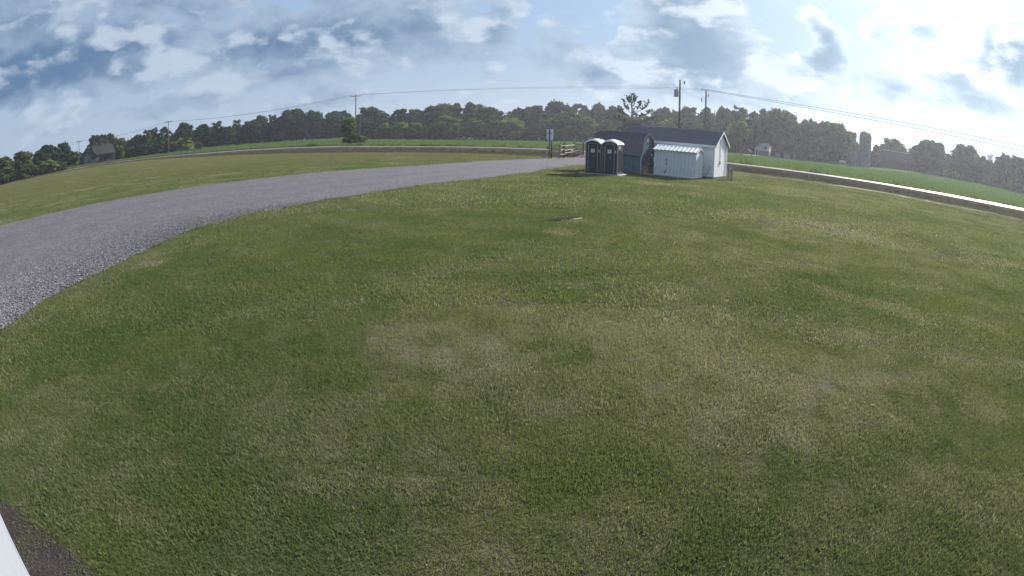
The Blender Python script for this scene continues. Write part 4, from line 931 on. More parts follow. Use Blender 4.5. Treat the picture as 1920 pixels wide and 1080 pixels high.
def crown(seed, H, Wd, base, nl, per, size, droop=0.0, top=1.0, gap=.0):
    """leaf clumps round many uneven lobes spread through a crown of height H and width Wd"""
    r = np.random.default_rng(seed); C = []; Nn = []; sh = []; skew = r.uniform(-.12, .12, 2)*Wd
    for i in range(nl):
        f = (i+.5)/nl; z = base+(H-base)*(.10+.86*f**.95)+r.normal()*.03*H; prof = math.sin(math.pi*min(.96, .2+.70*f))**.6*(1 if f < .7 else top)
        a = i*2.399+r.uniform(-.7, .7); q = Wd*.5*prof*(r.uniform(.15, 1.0)**.6)*.82; c = np.array([q*math.cos(a)+skew[0]*f, q*math.sin(a)+skew[1]*f, z])
        lr = Wd*r.uniform(.075, .17)*(1.1-.35*f); lz = lr*r.uniform(.6, 1.15); m = int(per*(lr/(Wd*.12))**1.6)+20
        d = r.normal(size=(m, 3)); d[:, 2] += .2; d /= np.linalg.norm(d, axis=1)[:, None]; rad = r.uniform(.35, 1.15, m)**.6
        rad *= 1+.3*np.sin(d[:, 0]*6+i)*np.cos(d[:, 1]*7+i*2)
        p = c+d*rad[:, None]*np.array([lr, lr, lz]); C.append(p); Nn.append(d+r.normal(size=(m, 3))*.7)
        sh.append(np.clip(.38+.26*r.normal()+.12*r.normal(size=m)+.30*d[:, 2], 0, 1))  # random leaf tone, plus top light painted in: upper lobe sides lighter
    nx = int(sum(map(len, C))*.22); src = np.concatenate(C)[r.integers(0, sum(map(len, C)), nx)]      # loose outer sprays
    C.append(src+r.normal(size=(nx, 3))*np.array([.028, .028, .018])*np.array([Wd, Wd, H])); Nn.append(r.normal(size=(nx, 3))); sh.append(np.clip(r.normal(.42, .25, nx), 0, 1))
    C = np.concatenate(C); Nn = np.concatenate(Nn); Nn /= np.linalg.norm(Nn, axis=1)[:, None]; k = C[:, 2] > base*.6
    C, Nn, sh = C[k], Nn[k], np.concatenate(sh)[k]
    P, F = quads(C, Nn, size*r.uniform(.5, 1.25, len(C)), r); me = mesh_np('crown', P, F); set_tone(me, sh, 4); me.materials.append(M_leaf); return me
def trunk(seed, H, Wd, base, rad, forks=6):
    r = np.random.default_rng(seed); b = MB(); lean = r.uniform(-.3, .3, 2)
    pts = [(0, 0, -.4), (lean[0]*.2, lean[1]*.2, base*.6), (lean[0]*.6, lean[1]*.6, base+.15*(H-base)), (lean[0], lean[1], H*.8)]
    b.tube(pts, [rad*1.15, rad*.85, rad*.6, rad*.12], 7)
    for i in range(forks):
        a = i*2.399+r.uniform(-.4, .4); z0 = base*.75+(H-base)*.5*i/forks; q = Wd*.36*r.uniform(.7, 1.1)
        b.tube([(lean[0]*.4, lean[1]*.4, z0), (q*.5*math.cos(a), q*.5*math.sin(a), z0+q*.55), (q*math.cos(a), q*math.sin(a), z0+q*.95)], [rad*.42, rad*.28, rad*.08], 5)
    me = bpy.data.meshes.new('trunk'); me.from_pydata(b.v, [], b.f); me.materials.append(M_bark); return me
KINDS = {}
def kind(name, variants, H, Wd, base, nl, per, size, rad, top=1.0):
    KINDS[name] = dict(H=H, W=Wd, v=[(crown(200+37*i+len(name), H, Wd, base, nl, per, size, top=top), trunk(300+i, H, Wd, base, rad)) for i in range(variants)])
kind('round', 6, 11, 9, 1.6, 52, 105, .30, .26, .9)
kind('tall', 4, 13, 7, 2.0, 46, 100, .28, .24, .75)
kind('sparse', 4, 13, 7, 3.0, 30, 60, .26, .22, .9)
kind('bush', 4, 4.5, 5.5, .1, 34, 95, .2, .08, 1.0)
kind('spread', 4, 11, 12, 2.0, 64, 105, .34, .34, .95)
cnt = {}
def tree(kd, px, ytop, wpx, dD, tint, label, name='tree', group=None, D=None, base_pix=None):
    K = KINDS[kd]; i = cnt.get(kd, 0); cnt[kd] = i+1; cm, tm = K['v'][i % len(K['v'])]
    az = azel(px, 290)[0]; D = (float(np.interp(az, f_az, f_D))+dD) if D is None else D
    x, y = D*math.sin(az), D*math.cos(az); z = tz(x, y); Ht = at(px, ytop, D)[2]-z; Wt = max(1.5, wpx*D/1080*1.3)
    t = empty(name, (x, y, z-.05), rng.uniform(0, 6.28), label, 'bush' if kd == 'bush' else 'tree', group or ('roadside bushes' if kd == 'bush' else 'trees along the far tree line'))
    t.scale = (Wt/K['W'], Wt/K['W'], Ht/K['H']*1.02)
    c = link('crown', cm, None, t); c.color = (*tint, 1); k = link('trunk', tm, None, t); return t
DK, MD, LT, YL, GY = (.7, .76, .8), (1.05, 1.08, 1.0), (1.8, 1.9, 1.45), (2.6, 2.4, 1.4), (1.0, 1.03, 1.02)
T = tree
# left of the picture
for kd, px, yt, wp, dD, tn, lb in [
    ('round', 8, 297, 52, -12, MD, 'bushy green tree cut off by the left picture edge'),
    ('round', 42, 287, 46, -10, MD, 'bushy tree second from the left picture edge'),
    ('tall', 74, 284, 34, -6, DK, 'narrow tree third from the left picture edge'),
    ('round', 97, 274, 44, 4, DK, 'dark round tree left of the pointed dark tree near the house'),
    ('tall', 117, 269, 34, 6, DK, 'dark pointed tree left of the house pole'),
    ('round', 138, 285, 28, 2, LT, 'small paler tree just left of the house pole'),
    ('round', 178, 256, 30, 26, DK, 'dark tree rising directly behind the house gable'),
    ('spread', 203, 254, 36, 28, DK, 'wide dark tree behind the house roof, right of its gable'),
    ('round', 226, 261, 32, 14, MD, 'mid green tree just right of the dark house'),
    ('tall', 246, 260, 26, 18, LT, 'pale slim tree second right of the dark house'),
    ('round', 262, 254, 30, 14, MD, 'tree third right of the dark house'),
    ('sparse', 277, 245, 24, 10, MD, 'gappy tree left of the pole by the wire fence'),
    ('sparse', 291, 241, 24, 12, DK, 'tall gappy tree second left of the pole by the wire fence'),
    ('sparse', 306, 240, 26, 9, DK, 'gappy tree right against the pole by the wire fence'),
    ('round', 336, 246, 30, 6, DK, 'tree just right of the pole by the wire fence'),
    ('round', 353, 233, 34, 8, DK, 'taller dark tree above the wire fence'),
    ('tall', 378, 233, 34, 4, DK, 'dark tree where the bright crop strip begins'),
    ('sparse', 404, 228, 28, 4, GY, 'thin greyish tree above the start of the crop strip'),
    ('round', 425, 238, 34, 2, DK, 'low dark tree second along the bright crop strip'),
    ('sparse', 447, 226, 24, 6, GY, 'tall wispy tree sticking up above the crop strip'),
    ('round', 468, 229, 38, 3, DK, 'dark tree right of the tall wispy tree'),
    ('round', 490, 219, 38, 6, DK, 'dark tree with raised top over the crop strip middle'),
    ('sparse', 512, 217, 26, 8, DK, 'gappy tree left of the broad high tree over the crop strip'),
    ('round', 530, 221, 34, 2, DK, 'dark tree directly left of the broad high tree'),
    ('spread', 557, 208, 60, 5, DK, 'broad high dark tree with domed top over the crop strip'),
    ('round', 592, 211, 38, 3, DK, 'dark tree right of the broad domed tree'),
    ('round', 618, 213, 36, 3, DK, 'dark tree second right of the broad domed tree'),
    ('round', 638, 209, 36, 6, DK, 'dark tree just left of the cross-arm pole'),
    ('round', 688, 204, 52, 18, DK, 'big dark round tree just right of the cross-arm pole'),
    ('tall', 722, 213, 32, 16, DK, 'dark tree second right of the cross-arm pole'),
    ('tall', 752, 206, 32, 16, DK, 'peaked dark tree third right of the cross-arm pole'),
    ('round', 782, 208, 42, 16, MD, 'back-row tree right of the peaked dark tree'),
    ('round', 815, 202, 50, 18, MD, 'back-row tree left of the high middle crest'),
    ('spread', 848, 199, 56, 18, MD, 'back-row tree forming the high middle crest'),
    ('round', 890, 198, 54, 18, MD, 'back-row tree right of the high middle crest'),
    ('round', 930, 206, 44, 16, GY, 'back-row tree behind the yellowish tree, left side'),
    ('round', 966, 205, 42, 18, GY, 'back-row tree behind the yellowish tree'),
    ('round', 1006, 201, 46, 16, GY, 'back-row tree left above the white sign'),
    ('spread', 1052, 195, 54, 18, DK, 'dark high tree above the rail fence'),
    ('round', 1090, 199, 42, 16, GY, 'back-row tree above the first portable toilet'),
    ('round', 1116, 198, 42, 17, GY, 'back-row tree above the second portable toilet'),
    ('round', 1145, 203, 42, 14, GY, 'back-row tree left of the ragged pine'),
    ('round', 1232, 206, 44, 12, GY, 'back-row tree right of the ragged pine'),
    ('round', 1262, 210, 38, 12, GY, 'tree behind the transformer pole'),
    ('round', 1292, 204, 42, 14, GY, 'tree between the transformer pole and the wires pole'),
    ('round', 1322, 206, 36, 14, GY, 'tree behind the wires pole'),
    ('round', 1352, 206, 40, 14, GY, 'tree right of the wires pole'),
    ('tall', 1385, 204, 44, 18, GY, 'tree with raised crest right above the white gable'),
    ('round', 1415, 215, 32, 10, GY, 'tree behind the far thin pole by the farmhouse'),
    ('round', 1440, 212, 42, 14, GY, 'tree rising behind the far white farmhouse'),
    ('spread', 1468, 212, 66, 6, GY, 'large dark broad tree right of the far farmhouse'),
    ('round', 1506, 225, 40, 4, GY, 'tree on the right shoulder of the large dark broad tree'),
    ('sparse', 1524, 234, 22, 4, GY, 'small tree in the dip left of the wide round tree'),
    ('spread', 1562, 235, 78, 2, GY, 'wide round dark tree left of the silo'),
    ('tall', 1594, 248, 26, 8, GY, 'tree tucked between the wide round tree and the silo'),
    ('tall', 1644, 273, 22, 6, GY, 'small tree just right of the silo'),
    ('round', 1668, 262, 50, 16, GY, 'dark tree rising behind the barn roof'),
    ('round', 1706, 288, 34, 4, DK, 'low tree right of the barn'),
    ('round', 1722, 276, 36, 4, GY, 'tree left of the tall domed tree on the right'),
    ('spread', 1745, 269, 56, 4, DK, 'tall domed tree halfway between barn and right edge'),
    ('round', 1784, 292, 36, 4, DK, 'lower tree right of the tall domed tree'),
    ('spread', 1815, 277, 56, 4, DK, 'big dark tree left of the bare branches'),
    ('round', 1840, 296, 24, -2, DK, 'low dark tree under the bare branches'),
    ('round', 1882, 291, 40, 0, DK, 'dark tree right of the bare branches'),
    ('round', 1908, 297, 44, -4, DK, 'dark tree at the right picture edge')]:
    T(kd, px, yt, wp, dD, tn, lb)
# paler front row at the wood's edge
for kd, px, yt, wp, dD, tn, lb in [
    ('round', 722, 233, 30, -1, LT, 'pale front tree nearest the roadside bush'),
    ('round', 748, 231, 34, -3, YL, 'yellow-green front tree second from the roadside bush'),
    ('tall', 778, 231, 30, -2, LT, 'front tree third from the roadside bush'),
    ('round', 803, 237, 24, -3, LT, 'small pale front tree left of the full front tree'),
    ('round', 845, 220, 52, -3, LT, 'full pale green front tree in the wood edge'),
    ('tall', 893, 224, 34, -3, LT, 'front tree right of the full pale one'),
    ('tall', 922, 226, 32, -4, LT, 'slim front tree left of the yellowish tree'),
    ('round', 958, 222, 46, -5, YL, 'yellowish front tree, brightest of the wood edge'),
    ('round', 992, 238, 30, -4, MD, 'low front tree right of the yellowish tree'),
    ('round', 1022, 226, 40, -2, GY, 'front tree directly behind the white sign'),
    ('round', 1065, 213, 54, -3, LT, 'big soft front tree above the rail fence'),
    ('round', 1100, 221, 44, -4, LT, 'front tree just above the toilet roofs'),
    ('tall', 1136, 226, 36, -5, GY, 'front tree above the blue shed roof'),
    ('round', 1246, 226, 34, -6, YL, 'yellow-green front tree over the shed ridge'),
    ('round', 1300, 228, 40, -4, GY, 'front tree over the shed ridge between the two poles'),
    ('round', 1346, 232, 32, -2, GY, 'front tree above the white gable peak'),
    ('round', 1380, 230, 42, -4, LT, 'pale front tree just right of the white gable'),
    ('round', 1530, 258, 30, -3, LT, 'pale low tree between the two large dark trees'),
    ('round', 1590, 262, 26, -2, LT, 'pale low tree touching the silo'),
    ('bush', 1786, 318, 30, -3, YL, 'yellow-green bush at the foot of the right-hand trees'),
    ('bush', 1905, 314, 34, -6, LT, 'pale bush at the right picture edge')]:
    T(kd, px, yt, wp, dD, tn, lb)
# bushes and thickets
for px, yt, wp, dD, tn, lb in [
    (12, 316, 50, -22, MD, 'low bush in the corner of the far left thicket'), (52, 309, 46, -20, MD, 'low bush second in the far left thicket'), (88, 302, 40, -16, LT, 'pale bush third in the far left thicket'), (112, 305, 30, -14, MD, 'bush below the white far building'),
    (222, 275, 26, -2, MD, 'tall bush at the right corner of the dark house'), (244, 276, 28, 0, MD, 'bush second right of the house'), (270, 270, 30, -2, DK, 'dark thicket bush left of the wire fence'),
    (298, 266, 32, -2, DK, 'dark bush at the foot of the pole by the wire fence'), (320, 268, 28, -6, DK, 'dark bush left behind the wire fence'), (343, 260, 38, -8, YL, 'yellow-green bush right behind the wire fence'), (366, 267, 28, -6, MD, 'round bush at the right end of the wire fence')]:
    T('bush', px, yt, wp, dD, tn, lb, 'bush')
T('tall', 655, 222, 26, 0, LT, 'leafy young tree grown round the cross-arm pole', 'tree', 'roadside bushes', D=126)
T('bush', 660, 252, 34, 0, MD, 'dark bush at the foot of the cross-arm pole', 'bush', None, D=124)
T('bush', 680, 256, 20, 0, LT, 'small weedy bush right of the cross-arm pole', 'bush', None, D=123)

# ragged pine behind the sheds
def pine():
    D = 120; a = at(1187, 260, D); z = tz(a[0], a[1]); t = empty('pine_tree', (a[0], a[1], z), 0, 'ragged pine with sparse upswept tops above the blue shed', 'tree')
    def L(px, py): q = at(px, py, D); return np.array([q[0]-a[0], q[1]-a[1], q[2]-z])
    b = MB(); r = np.random.default_rng(5)
    limbs = [([(1187, 262), (1186, 225), (1185, 205), (1183, 192), (1183, 177)], .22), ([(1186, 214), (1176, 205), (1171, 197), (1170, 188)], .08), ([(1186, 212), (1196, 205), (1199, 197), (1201, 190)], .08),
             ([(1187, 214), (1202, 206), (1211, 199), (1217, 190)], .08), ([(1185, 200), (1180, 194), (1176, 186), (1175, 179)], .06), ([(1184, 196), (1189, 190), (1191, 183)], .06), ([(1186, 222), (1168, 214), (1160, 206)], .07), ([(1187, 224), (1206, 216), (1222, 209)], .07),
             ([(1187, 232), (1165, 226), (1150, 219)], .08), ([(1187, 234), (1210, 228), (1228, 221)], .08)]
    C = []; Nn = []
    for pts, rd in limbs:
        P = [L(*p)+np.array([0, r.uniform(-.5, .5), 0])*(i > 0) for i, p in enumerate(pts)]; b.tube(P, list(np.linspace(rd, rd*.25, len(P))), 6)
        n = 80 if rd < .1 else 80; st_ = .42 if rd < .2 else .72
        for k in range(n):
            f = r.uniform(st_, 1.03)*(len(P)-1); i = min(int(f), len(P)-2); q = P[i]+(P[i+1]-P[i])*(f-i); sp_ = .13+.07*(1-f/(len(P)-1)); C.append(q+r.normal(size=3)*sp_*np.array([1, 1, .8])); Nn.append(r.normal(size=3))
    for pts, rd in limbs:                        # twigs with needle sprays all along the limbs
        P = [L(*p) for p in pts]
        for k in range(9):
            f = r.uniform(.3, 1.0)*(len(P)-1); i = min(int(f), len(P)-2); q = P[i]+(P[i+1]-P[i])*(f-i); d = r.normal(size=3); d[2] = abs(d[2])+.7; d /= np.linalg.norm(d); ln = r.uniform(.4, 1.0)
            b.tube([q, q+d*ln], [.025, .01], 4)
            for _ in range(34): C.append(q+d*ln*r.uniform(.2, 1.1)+r.normal(size=3)*.075); Nn.append(r.normal(size=3))
    for k in range(1900):                       # denser lower boughs
        f = r.random(); zc = 4.2-3.0*f; wd = 2.0+2.6*f; ang = r.uniform(0, 6.28); q = wd*r.random()**.5; zz = zc+.35*math.sin(ang*5+zc*3)+r.normal()*.18; C.append(L(1187, 240)*np.array([1, 1, 0])+np.array([q*math.cos(ang), q*math.sin(ang), L(1187, 228)[2]-(4.2-zz)])); Nn.append(r.normal(size=3))
    C = np.array(C); Nn = np.array(Nn); Nn /= np.linalg.norm(Nn, axis=1)[:, None]; P, F = quads(C, Nn, r.uniform(.05, .13, len(C)), r); me = mesh_np('crown', P, F); set_tone(me, r.random(len(C)), 4); me.materials.append(M_needle)
    c = link('crown', me, None, t); c.color = (1, 1, 1, 1); b.build('trunk', M_bark, t)
pine()
# bare branches on the right
def bare():
    D = 172; a = at(1857, 330, D); z = tz(a[0], a[1]); t = empty('bare_tree', (a[0], a[1], z), 0, 'leafless grey tree between the dark trees at the right', 'tree'); b = MB(); r = np.random.default_rng(9)
    def grow(p, d, l, rd, dep):
        q = p+d*l; b.tube([p, q], [rd, rd*.6], 5, False)
        if dep:
            for _ in range(3): e = d+r.normal(size=3)*.42; e[2] += .25; e /= np.linalg.norm(e); grow(q-d*l*r.uniform(0, .35), e, l*.68, rd*.62, dep-1)
    Ht = at(1857, 280, D)[2]-z
    p0 = np.array([0, 0, -.3]); q0 = np.array([.1, 0, Ht*.35]); b.tube([p0, q0], [.22, .16], 7)
    tb = MB(); 
    b1 = b; grow(q0, np.array([.1, 0, 1.0]), Ht*.26, .13, 4); grow(q0, np.array([-.5, .2, .85]), Ht*.24, .1, 4); grow(q0, np.array([.5, -.2, .8]), Ht*.22, .1, 4)
    me = bpy.data.meshes.new('branches'); me.from_pydata(b.v, [], b.f); me.materials.append(M_bark); link('branches', me, None, t)
    MB().tube([(0, 0, -.4), (.05, 0, Ht*.2), (.1, 0, Ht*.36)], [.26, .2, .16], 7).build('trunk', M_bark, t)
bare()
# the dense wood behind the individual trees, one mass of leaf clumps
def wood():
    r = np.random.default_rng(21); SK = [(0, 312), (60, 300), (120, 290), (140, 300), (180, 272), (250, 268), (330, 256), (380, 246), (450, 240), (520, 232), (560, 222), (640, 222), (700, 222), (760, 220), (820, 213), (890, 211), (960, 216), (1050, 212), (1130, 214), (1230, 218), (1300, 217), (1390, 218), (1440, 226), (1500, 240), (1560, 252), (1600, 266), (1640, 290), (1700, 298), (1750, 290), (1790, 306), (1830, 300), (1880, 304), (1930, 310)]
    n = 42000; px = r.uniform(-40, 1960, n); Dk = np.array([np.interp(azel(p, 290)[0], f_az, f_D) for p in px]); D = Dk+r.uniform(8, 34, n); yt = np.interp(px, *zip(*SK))-5; C = np.empty((n, 3)); keep = np.ones(n, bool)
    for i in range(n):
        a = azel(px[i], 290)[0]; x, y = D[i]*math.sin(a), D[i]*math.cos(a); C[i, :2] = x, y; C[i, 2] = at(px[i], yt[i], D[i])[2]
    gz = terrain(C[:, 0], C[:, 1]); f = r.random(n)**.8; lump = .82+.18*np.sin(px*.16)*np.sin(D*.4+px*.05); C[:, 2] = gz+(C[:, 2]-gz)*f*lump
    Nn = r.normal(size=(n, 3)); Nn[:, 2] += .4; Nn /= np.linalg.norm(Nn, axis=1)[:, None]; P, F = quads(C, Nn, r.uniform(.4, .95, n), r); me = mesh_np('woodland', P, F); set_tone(me, np.clip(r.normal(.25, .2, n), 0, 1), 4); me.materials.append(M_leaf)
    o = link('woodland', me, None); o.color = (.8, .82, .85, 1); tag(o, 'dense dark wood closing the view behind the single trees', 'woodland', None, 'stuff')
wood()

# ------------------------------------------------------------------ far buildings, farm things
M_hwall = paint('house_wall', (.06, .06, .068), .9, .12, 1.5, spec=.05); M_hroof = paint('house_roof', (.045, .043, .046), .95, .15, 2, spec=.02)
M_fwhite = paint('farm_white', (.42, .42, .45), .7, .08, 1.5); M_fred = paint('farm_brick', (.16, .085, .10), .8, .15, 2); M_silo = paint('silo_staves', (.19, .18, .185), .85, .14, 1.2, bump=.01, streak=.3); M_silodome = paint('silo_dome', (.18, .18, .19), .5, .1, 2, metal=.3); M_barn = paint('barn_boards', (.045, .04, .042), .95, .2, 1.2, streak=.3, spec=.02); M_glass = paint('dark_glass', (.02, .025, .03), .3, .05, 2, spec=.4)
def place(px, py, D): a = at(px, py, D); return np.array([a[0], a[1], tz(a[0], a[1])])
def fscale(D): return D/1080.0
def gable_house(t, x0, x1, y0, y1, h, hr, wall, roof, axis='x', ov=.35, pre=''):
    if axis == 'x':
        MB().prism([(x0, y0, 0), (x0, y1, 0), (x0, y1, h), (x0, (y0+y1)/2, hr), (x0, y0, h)], (x1-x0, 0, 0)).build('wall', wall, t)
        ym = (y0+y1)/2; s = (hr-h)/(ym-y0); r = MB()
        for ya, sg_ in ((y0-ov, 1), (y1+ov, -1)): r.prism([(x0-ov, ya, h-ov*s+.02), (x0-ov, ym, hr+.02), (x0-ov, ym, hr+.2), (x0-ov, ya, h-ov*s+.2)], (x1-x0+2*ov, 0, 0))
    else:
        MB().prism([(x0, y0, 0), (x1, y0, 0), (x1, y0, h), ((x0+x1)/2, y0, hr), (x0, y0, h)], (0, y1-y0, 0)).build('wall', wall, t)
        xm = (x0+x1)/2; s = (hr-h)/(xm-x0); r = MB()
        for xa in (x0-ov, x1+ov): r.prism([(xa, y0-ov, h-ov*s+.02), (xm, y0-ov, hr+.02), (xm, y0-ov, hr+.2), (xa, y0-ov, h-ov*s+.2)], (0, y1-y0+2*ov, 0))
    return r.build('roof', roof, t)
def window(t, x, y, z, wd, hg, axis='y'):
    f = MB().box(x-wd/2-.08, x+wd/2+.08, y-.06, y+.02, z-.08, z+hg+.08).build('window', M_hroof, t); MB().box(x-wd/2, x+wd/2, y-.075, y-.055, z, z+hg).build('pane', M_glass, f)
# dark house at the left, seen over the lawn
hl = place(186, 303, 188); azl = -azel(186, 303)[0]
t = empty('farmhouse', hl, azl+.25, 'dark grey house with long gabled roof beyond the left lawn', 'house')
gable_house(t, -1.6, 5.6, 0, 6, 3.0, 5.6, M_hwall, M_hroof, 'x'); 
rf2 = gable_house(t, -5.8, -1.4, -1.6, 5, 2.6, 5.0, M_hwall, M_hroof, 'y'); MB().box(1.8, 2.4, 2.6, 3.2, 5.2, 6.3).build('chimney', M_fred, rf2)
for x in (.4, 2.4, 4.4): window(t, x, 0, 1.1, .9, 1.2)
window(t, -3.6, -1.6, 1.0, 1.2, 1.2); MB().box(-.9, -.1, -.05, .03, 0, 2.05).build('door', M_fred, t); MB().box(2.0, 5.4, -1.9, -.02, 2.35, 2.5).box(5.2, 5.35, -1.85, -1.7, 0, 2.35).box(2.05, 2.2, -1.85, -1.7, 0, 2.35).build('porch', M_hroof, t)
wb = place(121, 306, 206); t = empty('outbuilding', wb, -azel(121, 306)[0], 'small bluish white building half hidden left of the house pole', 'building'); gable_house(t, -2.2, 2.0, 0, 4, 2.3, 3.4, M_fwhite, M_hroof, 'x'); window(t, 0, 0, 1, .9, 1); MB().box(.9, 1.7, -.05, .02, 0, 2.0).build('door', M_hwall, t)
# wire fence with gate at the end of the left lawn
Pw = [place(328, 295.5, 166), place(340, 294.5, 164), place(351, 293.5, 162), place(364, 292, 160), place(376, 290.5, 158)]
t = empty('wire_fence', Pw[0], 0, 'green wire fence with posts at the far end of the left lawn', 'fence')
for p in Pw: q = p-Pw[0]; MB().tube([(*q[:2], q[2]-.2), (*q[:2], q[2]+1.75)], .07, 6).build('post', M_dark, t)
M_mesh = paint('fence_wire', (.10, .13, .12), .7, .1, 5)
for i in range(len(Pw)-1):
    a, b = Pw[i]-Pw[0], Pw[i+1]-Pw[0]; f = MB()
    for z in np.linspace(.15, 1.6, 8): f.bar(a+np.array([0, 0, z]), b+np.array([0, 0, z]), .02, .03)
    for u in np.linspace(.08, .92, 8): q = a+(b-a)*u; f.bar(q+np.array([0, 0, .1]), q+np.array([0, 0, 1.62]), .02, .02)
    f.build('wire_panel', M_mesh, t)
# far white farmhouse
fp = place(1431, 291, 150); t = empty('farmhouse', fp, -azel(1431, 291)[0]-.15, 'far farmhouse with white upper storey and dark red lower wall', 'house')
MB().box(-1.3, 1.5, 0, 4, 0, 1.45).build('lower_wall', M_fred, t); MB().prism([(-1.3, -.1, 1.45), (1.5, -.1, 1.45), (1.5, -.1, 2.9), (.1, -.1, 3.5), (-1.3, -.1, 3.3)], (0, 4, 0)).build('wall', M_fwhite, t)
for k in range(4): MB().box(-1.3, .9, -.14, -.10, 1.6+k*.38, 1.75+k*.38).build('siding_board', M_fwhite, t)
window(t, .5, -.1, 2.0, .5, .6); MB().box(-1.2, 1.3, -.5, -.02, .0, .22).build('step', M_fwhite, t); MB().prism([(-2.3, .2, 0), (-1.35, .2, 0), (-1.35, .2, 2.0), (-1.8, .2, 2.6), (-2.3, .2, 2.0)], (0, 3, 0)).build('side_porch', M_fwhite, t); MB().box(-2.0, -1.65, .12, .21, 0, 1.7).build('door', M_hwall, t)
MB().prism([(-1.5, -.35, 3.28), (.1, -.35, 3.55), (1.7, -.35, 2.85), (1.7, -.35, 2.97), (.1, -.35, 3.68), (-1.5, -.35, 3.4)], (0, 4.6, 0)).build('roof', M_hroof, t)
# farm lane in front of it
la = [place(1362, 292.2, 132), place(1385, 291.6, 136), place(1405, 291.3, 140), place(1424, 290.5, 146)]
P = resample(np.array([p[:2] for p in la]), 1.0); lo_ = ribbon('farm_lane', P, -1.3, 1.3, .25, paint('pale_gravel', (.42, .40, .37), .9, .1, 2)); tag(lo_, 'pale gravel lane leading to the far farmhouse', 'lane', None, 'structure')
# parked car
cp = place(1399, 290.5, 147); t = empty('parked_car', cp, -azel(1399, 290)[0], 'dark red car parked by the lane near the far farmhouse', 'car')
M_car = paint('car_paint', (.06, .022, .026), .5, .05, 2, spec=.3); M_tyre = paint('tyre', (.02, .02, .02), .9, .1, 4)
MB().prism([(-2.0, 0, .35), (2.0, 0, .35), (2.05, 0, .8), (1.2, 0, .92), (.6, 0, 1.4), (-1.0, 0, 1.42), (-1.7, 0, .98), (-2.05, 0, .9)], (0, 1.7, 0)).build('body', M_car, t, bevel=.05)
MB().prism([(1.05, -.01, .94), (.55, -.01, 1.34), (-.95, -.01, 1.36), (-1.5, -.01, .98)], (0, 1.72, 0)).build('window', M_glass, t)
for x in (-1.3, 1.25):
    for y in (.02, 1.5): MB().lathe([(0, -.1), (.3, -.1), (.32, 0), (.3, .1), (0, .1)], 14).build('wheel', M_tyre, t).matrix_local = Matrix.Translation((x, y+.08, .32)) @ Matrix.Rotation(math.pi/2, 4, 'X')
for x in (-.35, .5): MB().box(x-.1, x+.1, -.02, .0, .78, .82).build('door_handle', M_steel, t)
for y in (.25, 1.4): MB().box(2.0, 2.06, y-.12, y+.12, .62, .74).build('headlight', M_glass, t)
# pale sheds under the trees
for px, py, D, wd, hg, lb in ((1466, 296, 166, 4.6, 1.5, 'pale low shed seen between trunks under the large dark broad tree'), (1484, 297, 168, 2.4, 1.6, 'small pale shed right of the shed between the trunks'), (1548, 293, 186, 3.0, 1.2, 'faint grey building roof under the wide round dark tree')):
    p = place(px, py, D); t = empty('farm_shed', p, -azel(px, py)[0], lb, 'shed', 'farm sheds under the trees'); gable_house(t, -wd/2, wd/2, 0, 3, hg, hg+.8, M_silo, M_hroof, 'x', .2); MB().box(-.5, .5, -.04, .02, 0, hg*.85).build('door', M_hwall, t)
p = place(1580, 306, 170); t = empty('tank', p, -azel(1580, 306)[0], 'small white tank lying in the grass left of the silo', 'tank'); MB().tube([(-1.1, 0, .62), (-.95, 0, .62), (.95, 0, .62), (1.1, 0, .62)], [.2, .42, .42, .2], 12).build('body', M_fwhite, t, smooth=True); 
for x in (-.7, .5): MB().box(x, x+.2, -.3, .3, 0, .3).build('foot', M_conc, t)
MB().lathe([(0, 0), (.14, 0), (.14, .14), (0, .17)], 10, (0, 0, 1.0)).build('valve_dome', M_fwhite, t)
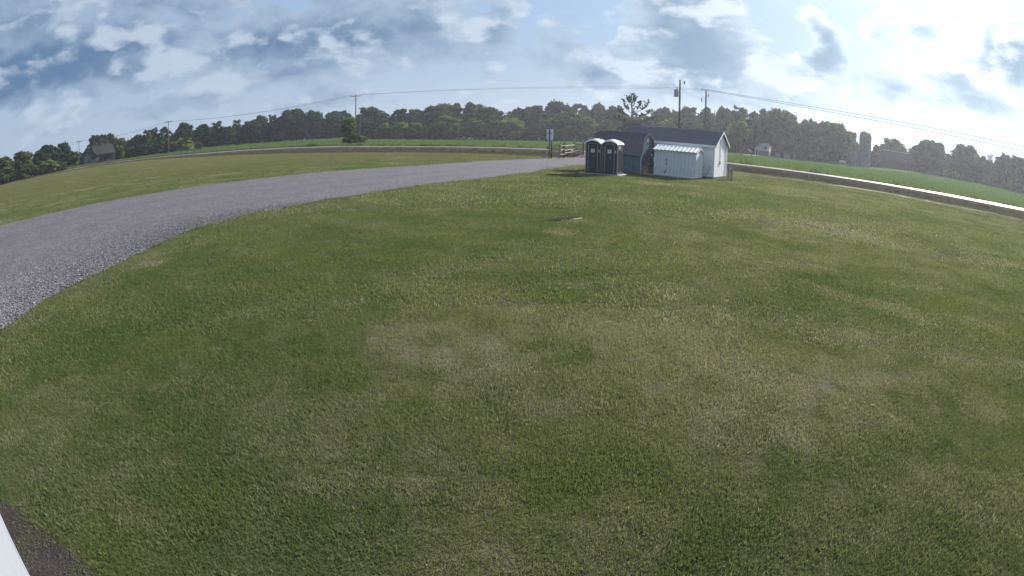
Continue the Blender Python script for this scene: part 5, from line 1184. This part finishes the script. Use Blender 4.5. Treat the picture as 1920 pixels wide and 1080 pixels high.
# silo pair and barn
D = 172; p = place(1620, 313, D); top = at(1620, 245, D)[2]-p[2]; rs = 12.2*fscale(D)*1.02
t = empty('silo', p, 0, 'tall concrete stave silo with domed top', 'silo')
MB().lathe([(rs, -.3), (rs, top*.62), (rs*.96, top*.625), (rs*.96, top*.83)], 28).build('wall', M_silo, t)
for k in range(11): MB().lathe([(rs+.0, 0), (rs+.05, .03), (rs+.05, .09), (rs, .12)], 28, (0, 0, .6+k*top*.058)).build('hoop', M_silo, t)
dm = MB().lathe([(rs*.98, top*.82), (rs*.97, top*.86), (rs*.86, top*.92), (rs*.62, top*.97), (rs*.3, top*.995), (.05, top*1.0)], 28).build('dome', M_silodome, t); MB().lathe([(.25, 0), (.25, .25), (.05, .4)], 10, (0, 0, top*.985)).build('cap', M_steel, dm)
MB().box(-.45, .45, -rs-.6, -rs+.1, 0, top*.80).build('chute', M_silo, t)
rs2 = rs*.78; p2 = place(1601, 311, D-1); h2_ = at(1601, 281, D-1)[2]-p2[2]; t = empty('silo', p2, 0, 'short open silo beside the tall domed one', 'silo')
MB().lathe([(rs2, -.3), (rs2, h2_), (rs2*.9, h2_), (rs2*.9, h2_-.3)], 24).build('wall', M_silo, t)
for k in range(6): MB().lathe([(rs2, 0), (rs2+.05, .03), (rs2+.05, .09), (rs2, .12)], 24, (0, 0, .5+k*h2_*.15)).build('hoop', M_silo, t)
D = 178; p = place(1674, 319, D); f = fscale(D); t = empty('barn', p, -azel(1674, 319)[0]-.12, 'dark wooden barn right of the silo, ridge sloping with the lens', 'barn')
t['label'] = 'dark wooden barn with pale ridge line right of the silo'
hb = at(1674, 300, D)[2]-p[2]; hrb = at(1668, 283, D)[2]-p[2]
rb_ = gable_house(t, -26*f, 27*f, 0, 9, hb, hrb, M_barn, M_hroof, 'x', .4); MB().box(-26*f-.4, 27*f+.4, 4.3, 4.7, hrb+.16, hrb+.32).build('ridge_cap', M_fwhite, rb_)
MB().box(-1.6, 1.6, -.06, .02, 0, min(hb-.2, 2.8)).build('door', M_barn, t)

# ------------------------------------------------------------------ summer haze in the air
hz_ = MB().box(-1380, 1380, -1380, 1380, -4, 26).build('haze', None); tag(hz_, 'thin summer haze in the air over the whole place', 'haze', None, 'stuff')
hm = bpy.data.materials.new('haze_air'); hm.use_nodes = True; hn = hm.node_tree; hn.nodes.remove(hn.nodes['Principled BSDF'])
pv = hn.nodes.new('ShaderNodeVolumePrincipled'); pv.inputs['Color'].default_value = (.86, .91, 1.0, 1); pv.inputs['Density'].default_value = HAZE; pv.inputs['Anisotropy'].default_value = .55
hn.links.new(pv.outputs[0], hn.nodes['Material Output'].inputs['Volume']); hz_.data.materials.append(hm)
